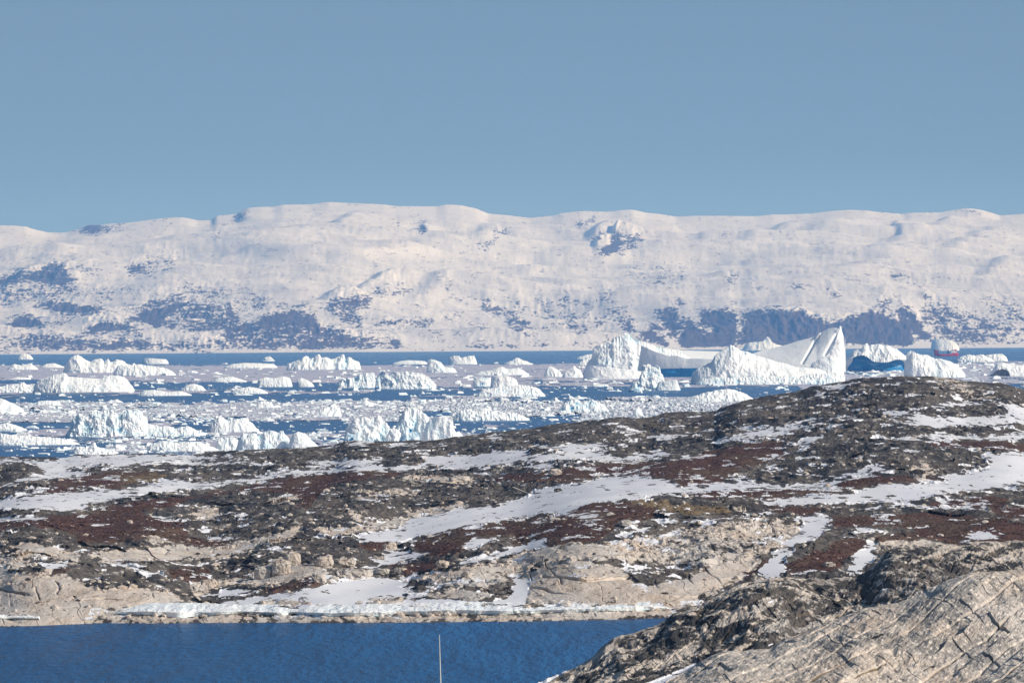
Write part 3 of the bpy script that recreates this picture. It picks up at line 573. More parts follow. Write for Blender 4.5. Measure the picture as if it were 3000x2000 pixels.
def near_land(name, ridge, u0, u1, nu, nv, vbot, d0, d1, power, seed, label, pale_f, amps, skew, sd, crackw=.12, bk=(7., 16.)):
    u = np.linspace(u0, u1, nu)
    vt = line(ridge, u)
    vb = np.maximum(vbot, vt + 60)
    uu, v, d, tau = rows(u, nv, vb, vt, d0 + 0 * u, np.interp(u, (u0, u1), d1), power, 1.0, sd, seed, skew)
    P = at(uu, v, d).copy()
    X, Y, Z = P[..., 0], P[..., 1], P[..., 2]
    sn = sample(F_SNOWN, uu, v)
    hard = np.clip(1 - 1.2 * sn, .05, 1)
    a1, a2, a3 = amps
    # bedding dips to the left: rotate the noise frame
    Xr, Zr = X * .94 - Z * .34, X * .34 + Z * .94
    B = (Y - bk[0] * X) / bk[1]                  # distance across the strike of the bedding
    big = fbm(X / 12, B / 3.2, Z / 9, 3, seed + 5)
    r1 = ridged(X / 5.5, B / 1.9, Z / 4, 3, seed + 9)
    r2 = ridged(X / 1.1, B / .62, Z / 1.5, 3, seed + 14)
    jt = np.minimum(np.abs(noise3(Xr / 1.6 + noise3(X / 6, Y / 25, Z / 4, seed), Y / 30, Zr / 6, seed + 20)) * 4, 1)
    amp = 1 - .6 * sstep(.94, 1, tau)
    bed = B + .45 * fbm(X / 9, B / 3, 0, 3, seed + 41) + .10 * noise3(X / 1.1, B / .8, 0, seed + 42)
    c1 = np.exp(-((bed - np.floor(bed) - .5) / .045) ** 2) * sstep(-.5, -.05, fbm(X / 6, B / 1.2, 0, 2, seed + 45))
    crs = (X + .06 * Y) / 1.7 + .35 * fbm(X / 5, B / 2, 0, 2, seed + 43) + .10 * noise3(X / .9, B / .5, 0, seed + 44) + .37 * np.floor(bed)
    c2 = np.exp(-((crs - np.floor(crs) - .5) / .028) ** 2) * sstep(-.15, .3, fbm(X / 5, B / 1.5, 0, 2, seed + 47))
    step = .26 * crackw / .16 * (_h(np.floor(bed).astype(np.int64), np.floor(crs).astype(np.int64), np.zeros(X.shape, np.int64), seed) % np.uint32(1000)).astype(np.float32) / 1000
    qd = sstep(40, 150, v - line(ridge, uu)) * hard * amp
    saw = .27 * (bed - np.floor(bed) - .5) * qd * sstep(-.5, .2, fbm(X / 9, B / 2, 0, 2, seed + 48))
    P[..., 1] -= 3 * saw; P[..., 2] += saw
    P[..., 1] -= 3 * step * amp * hard
    P[..., 2] += step * amp * hard
    r3 = ridged(X / .5, B / .16, Z / .7, 2, seed + 51)
    P[..., 2] += .035 * amp * hard * r3; P[..., 1] -= .08 * amp * hard * r3
    P[..., 2] -= crackw * amp * (1.4 * c1 + .8 * c2)
    P[..., 1] += 2.2 * crackw * amp * (1.4 * c1 + .8 * c2)
    P[..., 2] += amp * (a1 * big + hard * (a2 * r1 + a3 * r2) + a2 * .6 * (jt - 1) * hard) - .12 * sstep(.9, 1, tau)
    P[..., 1] -= hard * amp * (2.2 * a2 * r1 + 1.5 * a3 * r2)
    back, zr = [], P[-1][:, 2]
    for dd in (3, 10, 30, 60):
        q = P[-1].copy(); s = 1 + dd / 500; q[:, 0] *= s; q[:, 1] += dd
        q[:, 2] = zr - (np.maximum(zr, 1) + 4) * (dd / 60) ** 1.2; back.append(q)
    PA = np.concatenate([P, np.stack(back)])
    px, py = to_px(PA)
    snA = np.maximum(sample(F_SNOWN, px, py), .02)
    z4 = np.zeros((4, nu))
    rel = np.concatenate([r1, z4])
    paA = pale_f(px, py)
    heA = .32 * sstep(.2, .9, np.concatenate([-r1 * .8 - .25, z4]))
    grA = np.clip(.42 * sstep(.25, .8, fbm(X / 7, B / .8, 0, 3, seed + 31)), 0, 1)
    grA = np.maximum(grA, .95 * c1 * sstep(-.1, .3, fbm(X / 8, B / 2, 0, 2, seed + 33)))
    grA = np.concatenate([grA, z4])
    cover = np.stack([snA, heA, paA, np.ones_like(snA)], -1).reshape(-1, 4)
    o = new_mesh(name, PA, grid_quads(nu, PA.shape[0]), M_NEAR,
                 {'cover': cover, 'grass': grA.ravel(), 'relief': rel.ravel()})
    setting(o, 'structure', label, 'rock')
    L = Land(); L.u, L.P, L.tau, L.v = u, P, tau, v
    return L

# left-facing scarps and drift edges of the mountain side: line on the photograph, height (m), half-width (px), reach (px)
SCARPS = [([(1812,684),(1796,702),(1745,748)],30,6,60),([(1738,648),(1705,662),(1688,676)],16,8,50),([(1768,664),(1722,706)],22,12,60),([(1234,660),(1248,690)],17,6,60),
 ([(2792,640),(2758,668)],20,11,70),([(2618,668),(2634,704)],16,10,60),([(726,609),(686,646)],32,8,90),([(300,657),(264,688)],30,9,90),([(2492,652),(2420,668),(2340,694)],20,10,90),
 ([(2420,632),(2330,655),(2255,690)],16,10,80),([(2760,672),(2640,700),(2560,738)],18,12,110),([(2700,735),(2560,752),(2440,800)],14,14,120),([(1042,622),(995,650),(950,680)],18,11,90),([(1262,730),(1150,745),(1020,764)],14,11,110),
 ([(172,711),(80,728),(0,756)],20,10,110),([(300,690),(230,712),(120,760)],12,12,100),([(1180,822),(1050,850),(915,893)],24,8,120),([(1335,828),(1290,842),(1220,880)],20,14,90),([(1420,670),(1340,705),(1290,720)],18,10,80),
 ([(2120,690),(2060,705),(2000,722)],14,9,90),([(2270,676),(2200,700),(2160,724)],12,10,80),([(1690,735),(1580,770),(1500,800)],12,14,120),([(820,735),(700,742),(600,760)],12,12,100),([(560,800),(470,820),(360,868)],16,14,120),
 ([(90,795),(40,830),(0,860)],18,9,80),([(215,775),(170,820),(150,850)],16,8,70),([(2130,800),(2050,830),(1990,850)],14,12,100),([(2900,690),(2820,720),(2760,760)],14,14,120),([(2990,760),(2900,800),(2850,840)],14,14,120),([(640,700),(560,712),(480,730)],12,11,100),
 ([(1880,860),(1780,880),(1700,905)],14,12,110),([(1500,690),(1440,715),(1400,742)],12,11,90)]

def scarps(px, py):
    out = np.zeros(px.shape)
    for pts, h, w, reach in SCARPS:
        p = np.array(pts, float)
        x0, x1, y0, y1 = p[:, 0].min() - 60, p[:, 0].max() + 7 * reach * math.hypot(1, (p[-1, 0] - p[0, 0]) / (p[-1, 1] - p[0, 1])), p[:, 1].min() - 60, p[:, 1].max() + 60
        I = np.where((px > x0) & (px < x1) & (py > y0) & (py < y1))
        if not len(I[0]):
            continue
        X, Y = px[I], py[I]
        xl = np.interp(Y, p[:, 1], p[:, 0]) + 9 * fbm(Y / 18, 0, h, 3, 801) 
        t = (Y - p[0, 1]) / (p[-1, 1] - p[0, 1])
        tap = sstep(-.25, .25, t) * sstep(1.3, .75, t)
        # distance measured across the line
        sl = (p[-1, 0] - p[0, 0]) / (p[-1, 1] - p[0, 1])
        s = (X - xl) / math.hypot(1, sl) * (1 + .0 * sl)
        out[I] += 1.7 * h * tap * sstep(-1.4 * w, 1.4 * w, s) * np.exp(-np.clip(s, 0, None) / reach)
    return out

def mountains():
    u = np.linspace(-180, 3180, 1400)
    nv = 330
    vt = line(RIDGE_MTN, u)
    sm = lambda a, n: np.convolve(np.pad(a, n // 2, mode='edge'), np.hanning(n + 2)[1:-1] / np.hanning(n + 2).sum(), 'valid')
    vs, vt = sm(vt, 301), sm(vt, 9)
    fine = .9 * fbm(u / 14, 0, 0, 4, 77)
    y0 = 28.0
    vb = 1000 + y0 - (u - 1500) * ROLL
    d0 = sea_d(u, vb)
    tau = np.linspace(0, 1, nv)[:, None]
    wob = .06 * fbm(u / 130, 0, 0, 2, 78)
    v = vb + (vs - vb) * tau + (vt - vs) * sstep(.84 + wob, 1, tau) + fine * sstep(.975, 1, tau)
    uu = np.broadcast_to(u, v.shape)
    rk = sample(blur(F_ROCK, 3), uu, v)
    md = .55 * fbm(uu / 380, (v + .05 * uu) / 42, 0, 4, 61) + .35 * fbm(uu / 120, v / 16, 3, 3, 65)
    g = (tau + .05) ** .25 * np.exp(md) * (1 - .80 * np.clip(rk, 0, 1))
    g = blur(g, 4)
    G = np.cumsum(g, 0); G = (G - G[:1]) / (G[-1:] - G[:1])
    K = np.hanning(401); K /= K.sum()
    G = .12 * G + .88 * np.apply_along_axis(lambda a: np.convolve(np.pad(a, 200, mode='edge'), K, 'valid'), 1, G)
    d = d0 + 7800 * G
    P = at(uu, v, d).copy()
    X, Y, Z = P[..., 0], P[..., 1], P[..., 2]
    amp = sstep(0, .06, tau) * (1 - .93 * sstep(.8, 1, tau))
    e = 84 * fbm(X / 1500 + .0007 * Y, Y / 1150 + .0002 * X, 0, 4, 81, .52) + 17 * ridged(X / 700 + .001 * Y, Y / 800, 0, 3, 83) + 9 * ridged(X / 150 + .3 * Z / 60, Y / 900, Z / 120, 3, 91) * (.35 + rk)
    e += 4.5 * ridged(X / 42, Y / 380, Z / 30, 2, 95) * (.25 + 1.4 * rk)
    e += 3 * fbm(X / 170 + .002 * Y, Y / 420, 0, 3, 87)
    P[..., 2] += e * amp + scarps(uu, v) * sstep(0, .06, tau) * (1 - .9 * sstep(.86, .99, tau))
    P[..., 1] -= 22 * rk * ridged(X / 60, Y / 900, Z / 90, 3, 97) * amp
    f = P[0].copy(); f[:, 1] -= 300; f[:, 2] = -12
    back, zr = [], P[-1][:, 2]
    for dd, dz in ((150, 12), (500, 60), (1200, 260)):
        q = P[-1].copy(); q[:, 1] += dd; q[:, 2] = zr - dz; back.append(q)
    PA = np.concatenate([f[None], P, np.stack(back)])
    px, py = to_px(PA)
    wx, wz = PA[..., 0], PA[..., 2]
    ju = 15 * fbm(wx / 70, PA[..., 1] / 900, wz / 34, 4, 141, .6); jv = 6 * fbm(wx / 60, PA[..., 1] / 900, wz / 26, 4, 145, .6)
    rkA = sample(F_ROCK, px + ju, py + jv)
    rkA = rkA + .32 * sstep(.70, .92, rkA)
    low = np.clip(1 - np.abs(PA[..., 2] - 6) / 9, 0, 1)      # snow-covered ice foot along the far shore
    rkA = np.maximum(rkA - .75 * low * (noise3(PA[..., 0] / 60, 0, 0, 7) > -.35), .012)
    rkA = rkA * (1.0 + .25 * noise3(wx / 240, PA[..., 1] / 2000, wz / 60, 149)) + .15 * sstep(.0, .5, fbm(PA[..., 0] / 200, PA[..., 1] / 900, PA[..., 2] / 60, 4, 15)) * np.clip(1.15 - PA[..., 2] / 420, .15, 1)
    o = new_mesh('mountains', PA, grid_quads(len(u), PA.shape[0]), M_MTN, {'rock': rkA.ravel()}, smooth=True)
    return setting(o, 'structure', 'long snow-covered mountain range beyond the ice-filled fjord', 'mountains')

MTN = mountains()
MID = midland()

def pale_near(px, py):
    t = line(RIDGE_NEAR, px)
    k = np.exp(-np.abs(py - t) / 12) * .35
    band = sstep(.1, .5, fbm(px / 260, (py + .42 * px) / 40, 0, 3, 204)) * .42
    return np.clip(.20 + band + k, 0, .75)

def pale_slab(px, py):
    t = line(RIDGE_SLAB, px)
    q = py - t
    streak = fbm(px / 300, (py + .48 * px) / 26, 0, 5, 209, .65)
    return np.clip(1.0 - .0013 * np.maximum(q - 120, 0) - .62 * sstep(.0, .8, streak), .12, 1)

NEAR = near_land('near_rock', RIDGE_NEAR, 1180, 3060, 1000, 420, 2230, 330, (470, 660), 1.25, 201,
                 'dark lichen-covered rock slope rising from the cove at the lower right', pale_near, (.48, .30, .14), .42, (380, 40))
SLAB = near_land('near_slab', RIDGE_SLAB, 1780, 3060, 820, 420, 2200, 232, (300, 345), 1.2, 231,
                 'pale cracked granite slab in the lower right corner', pale_slab, (.24, .13, .05), .48, (620, 60), .085, (4.5, 11.))

# sea: one sheet
def sea():
    xs = np.array([-9000, -3500, -900, -200, 200, 900, 3500, 9000.]); ys = np.array([60, 300, 700, 900, 2000, 6000, 14000, 34000.])
    Xg, Yg = np.meshgrid(xs, ys)
    o = new_mesh('sea', np.stack([Xg, Yg, 0 * Xg], -1), grid_quads(len(xs), len(ys)), M_WATER)
    return setting(o, 'structure')
sea()
# ------------------------------------------------------------------ ice
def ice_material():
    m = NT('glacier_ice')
    b = m.attr('blue')  # blue ice, plus shade of crevices and recesses put into the colour
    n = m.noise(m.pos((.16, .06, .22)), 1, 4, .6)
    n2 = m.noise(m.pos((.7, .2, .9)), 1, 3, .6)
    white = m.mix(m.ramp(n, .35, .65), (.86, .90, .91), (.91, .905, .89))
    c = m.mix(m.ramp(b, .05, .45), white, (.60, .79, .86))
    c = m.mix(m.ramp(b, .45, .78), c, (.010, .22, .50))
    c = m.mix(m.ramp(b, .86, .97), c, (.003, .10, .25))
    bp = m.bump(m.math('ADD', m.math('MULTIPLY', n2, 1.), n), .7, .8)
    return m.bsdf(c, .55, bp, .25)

def thin_ice_material():
    m = NT('thin_ice')
    k = m.attr('white')
    n = m.noise(m.pos((.05, .006, .1)), 1, 4, .6)
    c = m.mix(m.ramp(n, .3, .7), (.40, .395, .49), (.56, .545, .62))
    c = m.mix(k, c, (.82, .84, .85))
    return m.bsdf(c, .6, None, .25)

M_ICE, M_THIN = ice_material(), thin_ice_material()

def lump(prof, base, depth=.5, rough=1., blue=.12, front=.32, back0=0., bot=None, seed=None, jag=.0, flat=None, lean=0., deep=None, res=1., cuts=()):
    """one body of ice: prof = outline of its top against what is behind it, base = line where it meets the water;
    depth = how far it reaches back relative to its width, back0 = how far behind its base line it starts (m)"""
    p = np.array(prof, float)
    x0, x1 = p[0, 0], p[-1, 0]
    wpx, xc = x1 - x0, (x0 + x1) / 2
    hpx = max(base - p[:, 1].min(), 2)
    seed = int(xc * 7 + base * 3) % 9973 if seed is None else seed
    nu = int(np.clip(wpx / 1.5 * res, 12, 420)); nr = int(np.clip(hpx * 1.4 * res + 10, 16, 170))
    s = np.linspace(0, 1, nu)
    px = x0 + wpx * s
    yt = np.interp(px, p[:, 0], p[:, 1])
    bl = base - (px - xc) * ROLL
    D = float(sea_d(xc, base)) + back0
    k = D / F
    X = level(px, bl)[0] * k
    dz = back0 * float(level(xc, base)[1]) / F        # starting further back lowers the line of sight
    H = (bl - yt) * k - dz
    if jag:
        H = H + jag * H.max() * (.55 * ridged(px / 9, seed, 0, 2, seed) + .3 * noise3(px / 22, seed, 0, seed + 3)) * np.minimum(1, H / (.25 * H.max() + .01))
    else:
        H = H + .018 * min(rough, 1) * (rough > .3) * H.max() * ridged(px / 6, seed, 0, 2, seed + 2)
    H = np.maximum(H, .15)
    Z0 = np.full(nu, -.6) if bot is None else np.maximum((bl - np.interp(px, *np.array(bot, float).T)) * k - dz, -.6)
    Z0 = np.minimum(Z0, H * .97)
    W = wpx * k * depth
    plan = np.sqrt(np.clip(1 - np.abs(2 * s - 1) ** 2.6, .02, 1))
    r = np.linspace(0, 1, nr)[:, None]
    up = .62
    q = np.clip(r / up, 0, 1); dn = np.clip((r - up) / (1 - up), 0, 1)
    zf = np.where(r <= up, q ** .9, 1 - dn ** 2.2)
    yf = np.where(r <= up, front * q ** (1.6 if front > .2 else 1), front + (1 - front) * dn)
    Z = Z0 + (H - Z0) * zf
    Z = np.where(r > up, -.6 + (H + .6) * zf, Z)
    Y = D + W * (.5 + (yf - .5) * plan) + lean * W * s
    P = np.stack([np.broadcast_to(X, Z.shape), Y, Z], -1)
    Hm = max(H.max(), .6)
    du = np.gradient(P, axis=1); dv = np.gradient(P, axis=0)
    N = np.cross(du, dv); N /= np.linalg.norm(N, axis=2, keepdims=True) + 1e-6
    x, y, z = P[..., 0], P[..., 1], P[..., 2]
    an = .55 + 1.1 * ((seed * 37) % 100) / 100
    L1, L2, L3 = .62 * Hm, .26 * Hm, .085 * Hm
    a = .26 * ridged(x / L1, y / L1, z / (L1 * 1.5 * an), 2, seed) + .10 * ridged(x / L2, y / L2, z / (L2 * 1.9 * an), 2, seed + 5) \
        + .045 * ridged(x / L3, y / L3, z / (L3 * 1.4), 2, seed + 9)
    fade = np.clip(H / (.35 * Hm), .15, 1) * np.minimum(1, plan * 1.2)
    P = P + N * ((a - .05) * rough * Hm * .66 * fade)[..., None] * np.array((1, 1, .22))
    for (ax, ay), (bx, by), wd, dp in cuts:          # crevasses across a face
        qx, qy = to_px(P)
        tt = np.clip(((qx - ax) * (bx - ax) + (qy - ay) * (by - ay)) / ((bx - ax) ** 2 + (by - ay) ** 2), 0, 1)
        dd = np.hypot(qx - ax - tt * (bx - ax) + 1.5 * noise3(qy / 7, 0, 0, seed), qy - ay - tt * (by - ay))
        P = P - N * (dp * np.exp(-(dd / wd) ** 2))[..., None]
    if flat:
        P[..., 2] = np.minimum(P[..., 2], flat * Hm)
    if bot is None:
        P[[0, -1], :, 2] = -.8
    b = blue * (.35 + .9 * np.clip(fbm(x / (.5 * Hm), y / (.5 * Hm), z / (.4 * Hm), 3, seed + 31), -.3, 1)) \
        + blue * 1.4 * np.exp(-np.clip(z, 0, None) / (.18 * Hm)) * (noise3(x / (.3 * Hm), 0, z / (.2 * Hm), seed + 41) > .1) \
        + blue * 2.6 * np.clip(-a * 3.2 - .08, 0, 1)  # crevices tinted blue: their shade painted in
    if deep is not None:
        b = np.full_like(b, deep) + .16 * fbm(x / 9, y / 9, z / 4, 3, seed)  # recess walls: shadow painted as an even deep blue
    return P.reshape(-1, 3), grid_quads(nu, nr), np.clip(b, 0, 1).ravel(), D, W

BERGS = []
def berg(name, lumps, label, cat='iceberg', group=None, short=None, parent=None):
    made = [(kw.pop('part', 'ice_mass'), *lump(**kw)) for kw in (dict(k) for k in lumps)]
    V = np.concatenate([m[1] for m in made])
    org = np.array([(V[:, 0].min() + V[:, 0].max()) / 2, V[:, 1].min(), 0.])
    if len(made) == 1:
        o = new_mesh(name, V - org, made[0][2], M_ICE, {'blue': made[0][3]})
    else:
        o = bpy.data.objects.new(name, None); COL.objects.link(o)
        for part, v, q, b, D, W in made:
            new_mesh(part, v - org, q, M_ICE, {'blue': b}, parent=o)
    o.location = org
    if parent is None:
        tag(o, label, cat, group)
        xs = [p[0] for kw in lumps for p in kw['prof']]
        BERGS.append((min(xs), max(xs), max(kw['base'] for kw in lumps), short))
    return o

L_ = dict
# -- the great saddle-backed iceberg
big = [
 # fluted left tower
 L_(part='fluted_tower', prof=[(1706,1100),(1722,1062),(1738,1048),(1742,1024),(1752,1014),(1770,1009),(1788,1001),(1793,1010),(1798,993),(1808,986),(1822,984),(1830,976),(1842,975),(1850,979),(1858,986),(1864,995),(1876,996),(1890,1003),(1915,1012),(1945,1019),(1990,1030),(2040,1060)], base=1100, depth=.45, rough=.40, blue=.22, front=.30, back0=60, jag=.05, res=1.3),
 # lower shelf with the old waterline notch above it
 L_(part='ice_shelf', prof=[(1709,1108),(1716,1080),(1725,1070),(1760,1073),(1800,1077),(1850,1083),(1880,1088),(1905,1094),(1915,1104)], base=1110, depth=.5, rough=.22, blue=.10, front=.10, flat=.97),
 # thin rear rim of the saddle, sunlit on top
 L_(part='saddle_rim', prof=[(1850,1010),(1885,1004),(1920,1013),(1960,1022),(2000,1026),(2060,1028),(2110,1029),(2160,1034),(2240,1040)], base=1092, depth=.30, rough=.05, blue=.03, front=.85, back0=150),
 # hollow grey wall under the saddle
 L_(part='saddle_wall', prof=[(1868,1088),(1880,1012),(1920,1030),(1960,1042),(1985,1042),(2010,1050),(2050,1050),(2085,1052),(2110,1088)], base=1104, depth=.2, rough=.04, blue=.05, front=.22, back0=125, lean=-2.2, bot=[(1868,1089),(1940,1088),(2000,1090),(2050,1088),(2110,1090)]),
 # wall of the undercut, its shadow painted as dark blue
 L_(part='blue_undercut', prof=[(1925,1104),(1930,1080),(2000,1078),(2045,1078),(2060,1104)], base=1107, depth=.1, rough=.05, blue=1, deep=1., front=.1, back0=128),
 # bright right hump
 L_(part='ice_hump', prof=[(2026,1122),(2030,1093),(2048,1078),(2070,1068),(2092,1058),(2100,1040),(2118,1028),(2132,1017),(2143,1010),(2152,1013),(2166,1026),(2190,1031),(2215,1042),(2245,1050),(2290,1062),(2340,1075),(2400,1080),(2440,1100)], base=1122, depth=.34, rough=.42, blue=.13, front=.42, back0=8, jag=.02, res=1.2),
 # smooth rear wing climbing to the spire
 L_(part='ice_wing', prof=[(2195,1040),(2225,1030),(2250,1024),(2298,1012),(2346,997),(2392,985),(2402,976),(2412,970),(2428,962),(2446,959),(2455,960),(2466,968),(2476,995)], base=1092, depth=.30, rough=.06, blue=.03, front=.95, back0=90, lean=-.8, res=1.5, cuts=[((2401,977),(2352,1062),3.2,5.),((2456,968),(2418,1038),4.5,3.5)]),
 # steep right end with its spire
 L_(part='ice_spire', prof=[(2360,1100),(2385,1062),(2410,1050),(2430,1035),(2445,1010),(2455,984),(2459,966),(2462,955),(2467,955),(2472,980),(2475,1010),(2475,1060),(2474,1095)], base=1101, depth=.75, rough=.26, blue=.10, front=.16, back0=10, res=1.3),
 L_(part='rubble_foot', prof=[(2040,1126),(2060,1112),(2100,1106),(2160,1108),(2220,1104),(2290,1102),(2340,1104),(2400,1094),(2450,1093),(2478,1104)], base=1126, depth=.12, rough=.8, blue=.3, front=.4, jag=.15),
]
berg('iceberg', big, 'huge saddle-backed iceberg with a fluted left tower and a sharp right spire', short='the huge saddle-backed iceberg')
berg('iceberg', [
 L_(prof=[(2476,1056),(2486,1047),(2500,1040),(2502,1027),(2514,1023),(2528,1028),(2534,1012),(2540,1007),(2546,1017),(2560,1010),(2575,1009),(2592,1011),(2610,1014),(2630,1024),(2645,1034),(2656,1042),(2660,1058)], base=1088, depth=.34, rough=.5, blue=.18, front=.25, back0=0, jag=.06,
    bot=[(2476,1062),(2495,1050),(2510,1043),(2530,1040),(2545,1048),(2556,1058),(2580,1062),(2605,1060),(2625,1053),(2660,1054)], res=1.4),
 L_(prof=[(2482,1086),(2486,1052),(2520,1042),(2545,1046),(2600,1052),(2650,1050),(2662,1085)], base=1088, depth=.3, rough=.25, blue=1, deep=.78, front=.1, back0=14),  # cave wall: blue ice with the overhang's shadow put into its colour
 L_(prof=[(2545,1086),(2549,1058),(2556,1058),(2560,1086)], base=1086, depth=.6, rough=.4, blue=.5, front=.1, back0=1)],
 'jagged white iceberg with a deep blue cave along its waterline', short='the blue-caved iceberg')
berg('iceberg', [
 L_(prof=[(2652,1080),(2660,1050),(2668,1040),(2676,1026),(2684,1034),(2700,1040),(2722,1040),(2738,1050),(2760,1052),(2780,1058),(2800,1066),(2815,1078),(2830,1095)], base=1106, depth=.4, rough=.5, blue=.13, front=.4, jag=.05),
 L_(prof=[(2655,1040),(2662,1032),(2672,1025),(2676,1030),(2668,1040),(2670,1046)], base=1090, depth=.4, rough=.4, blue=.4, back0=20)],
 'humped white iceberg just right of the blue-caved one, below the red ship', short='the humped iceberg below the red ship')
berg('iceberg', [L_(prof=[(2729,1018),(2732,995),(2745,993),(2768,994),(2785,996),(2797,1000),(2806,1010),(2812,1020)], base=1027, depth=.5, rough=.22, blue=.05, front=.12, flat=.97)],
 'flat-topped tabular iceberg directly behind the red ship', short='the tabular iceberg behind the red ship')
berg('iceberg', [L_(prof=[(2176,1022),(2184,1008),(2195,1003),(2215,1001),(2235,1000),(2244,992),(2249,985),(2255,990),(2262,1002),(2276,1009),(2292,1012),(2300,1020)], base=1026, depth=.4, rough=.3, blue=.1, front=.2)],
 'small distant iceberg with one upright tooth below the dark mountain cliff', short='the distant toothed iceberg')
berg('iceberg', [
 L_(prof=[(2900,1100),(2908,1086),(2916,1076),(2922,1064),(2936,1062),(2956,1066),(2975,1069),(3000,1070),(3030,1075),(3050,1100)], base=1102, depth=.4, rough=.45, blue=.14, front=.25, jag=.04,
    bot=[(2900,1103),(2906,1098),(2918,1086),(2938,1080),(2954,1086),(2960,1103),(3050,1103)]),
 L_(prof=[(2912,1100),(2918,1080),(2945,1078),(2957,1084),(2962,1100)], base=1102, depth=.5, rough=.2, blue=1, deep=.78, front=.1, back0=8)],  # back of the hollow, its shade painted deep blue
 'white iceberg with a small blue hollow at the right edge, behind the hill', short='the blue-hollowed iceberg at the right edge')
berg('iceberg', [
 L_(prof=[(1838,1148),(1846,1130),(1858,1122),(1876,1116),(1880,1084),(1886,1070),(1893,1073),(1900,1068),(1920,1068),(1932,1074),(1937,1092),(1944,1100),(1947,1118)], base=1142, depth=.5, rough=.6, blue=.22, front=.2, jag=.05, res=1.4),
 L_(prof=[(1920,1140),(1930,1118),(1950,1116),(1970,1114),(1983,1112),(1987,1124),(1994,1140)], base=1143, depth=.4, rough=.3, blue=.2, front=.15),
 L_(prof=[(1842,1146),(1852,1130),(1862,1118),(1872,1130),(1882,1144)], base=1147, depth=.5, rough=.4, blue=.75, front=.2)],
 'small upright block of ice with a flat foot, in front of the big saddle', short='the upright ice block before the saddle')
# -- left and middle of the pack
berg('iceberg', [
 L_(prof=[(182,1085),(190,1068),(200,1052),(212,1044),(223,1039),(236,1046),(248,1055),(262,1060),(275,1054),(292,1050),(303,1061),(314,1050),(322,1061),(338,1054),(356,1056),(368,1066),(395,1074)], base=1092, depth=.4, rough=.5, blue=.10, front=.45, jag=.05),
 L_(prof=[(330,1092),(345,1070),(380,1068),(420,1068),(450,1074),(480,1078),(500,1086),(514,1097)], base=1100, depth=.25, rough=.6, blue=.2, front=.4, jag=.1)],
 'white iceberg with a pointed left peak and a long low right tail', short='the pointed-peak iceberg')
berg('iceberg', [L_(prof=[(416,1062),(420,1049),(438,1048),(465,1051),(486,1052),(493,1062)], base=1066, depth=.5, rough=.25, blue=.08, front=.15, flat=.95)],
 'low flat-topped iceberg behind the tail of the pointed-peak iceberg', short='the low flat-topped iceberg')
berg('iceberg', [
 L_(prof=[(95,1148),(105,1122),(120,1112),(138,1104),(160,1097),(186,1093),(195,1104),(225,1106),(262,1108),(290,1110),(312,1103),(340,1101),(360,1104),(374,1118),(384,1132),(390,1142)], base=1149, depth=.4, rough=.45, blue=.10, front=.4, jag=.04, res=1.2),
 L_(prof=[(-60,1145),(-20,1134),(30,1128),(50,1124),(68,1120),(78,1128),(100,1124),(130,1126),(150,1145)], base=1150, depth=.25, rough=.6, blue=.12, front=.4, jag=.08)],
 'broad white iceberg with a long low ramp to its left, left of centre', short='the broad ramped iceberg')
berg('iceberg', [L_(prof=[(-80,1200),(-40,1165),(0,1167),(12,1171),(26,1178),(45,1187),(62,1196),(74,1212)], base=1214, depth=.4, rough=.4, blue=.16, front=.4)],
 'sloping white iceberg cut by the left edge of the picture', short='the sloping iceberg at the left edge')
berg('iceberg', [L_(prof=[(50,1049),(58,1041),(66,1036),(80,1037),(88,1040),(96,1050)], base=1053, depth=.5, rough=.4, blue=.05, front=.4)],
 'lone small white iceberg on open blue water at far left', short='the lone small iceberg at far left')
berg('iceberg', [
 L_(prof=[(188,1275),(200,1250),(212,1226),(228,1214),(245,1222),(262,1212),(285,1206),(300,1212),(322,1205),(345,1214),(365,1208),(390,1200),(412,1206),(425,1225),(432,1245)], base=1278, depth=.35, rough=.9, blue=.26, front=.4, jag=.12, res=1.2),
 L_(prof=[(400,1278),(418,1240),(440,1244),(465,1250),(490,1248),(515,1256),(545,1247),(560,1254),(580,1262),(602,1270)], base=1276, depth=.3, rough=.8, blue=.3, front=.4, jag=.12)],
 'wide fluted ice ridge with pale blue streaks and a low right arm', short='the fluted blue-streaked ridge')
berg('iceberg', [L_(prof=[(604,1262),(614,1240),(628,1228),(642,1221),(655,1226),(668,1233),(690,1227),(722,1228),(738,1240),(750,1254),(760,1264)], base=1266, depth=.45, rough=.45, blue=.13, front=.4, jag=.04)],
 'rounded white ice hump between the fluted ridge and the twin blue-sided bergs', short='the rounded white hump')
berg('iceberg', [
 L_(prof=[(690,1316),(700,1285),(712,1268),(725,1275),(742,1270),(760,1276),(772,1266),(790,1262),(812,1266),(828,1262),(842,1282),(860,1316)], base=1322, depth=.4, rough=.7, blue=.36, front=.35, jag=.08, res=1.2),
 L_(prof=[(840,1316),(850,1285),(860,1270),(872,1264),(885,1268),(902,1280),(920,1296),(938,1314)], base=1322, depth=.6, rough=.28, blue=.16, front=.5)],
 'blue-sided iceberg with a smooth dome on its right, touching the rocky shore line', short='the domed blue-sided iceberg')
berg('iceberg', [L_(prof=[(630,1312),(640,1285),(655,1275),(668,1284),(680,1278),(700,1292),(715,1314)], base=1320, depth=.4, rough=.7, blue=.2, front=.4, jag=.1)],
 'small broken white berg just left of the domed blue-sided iceberg', short='the broken berg left of the dome')
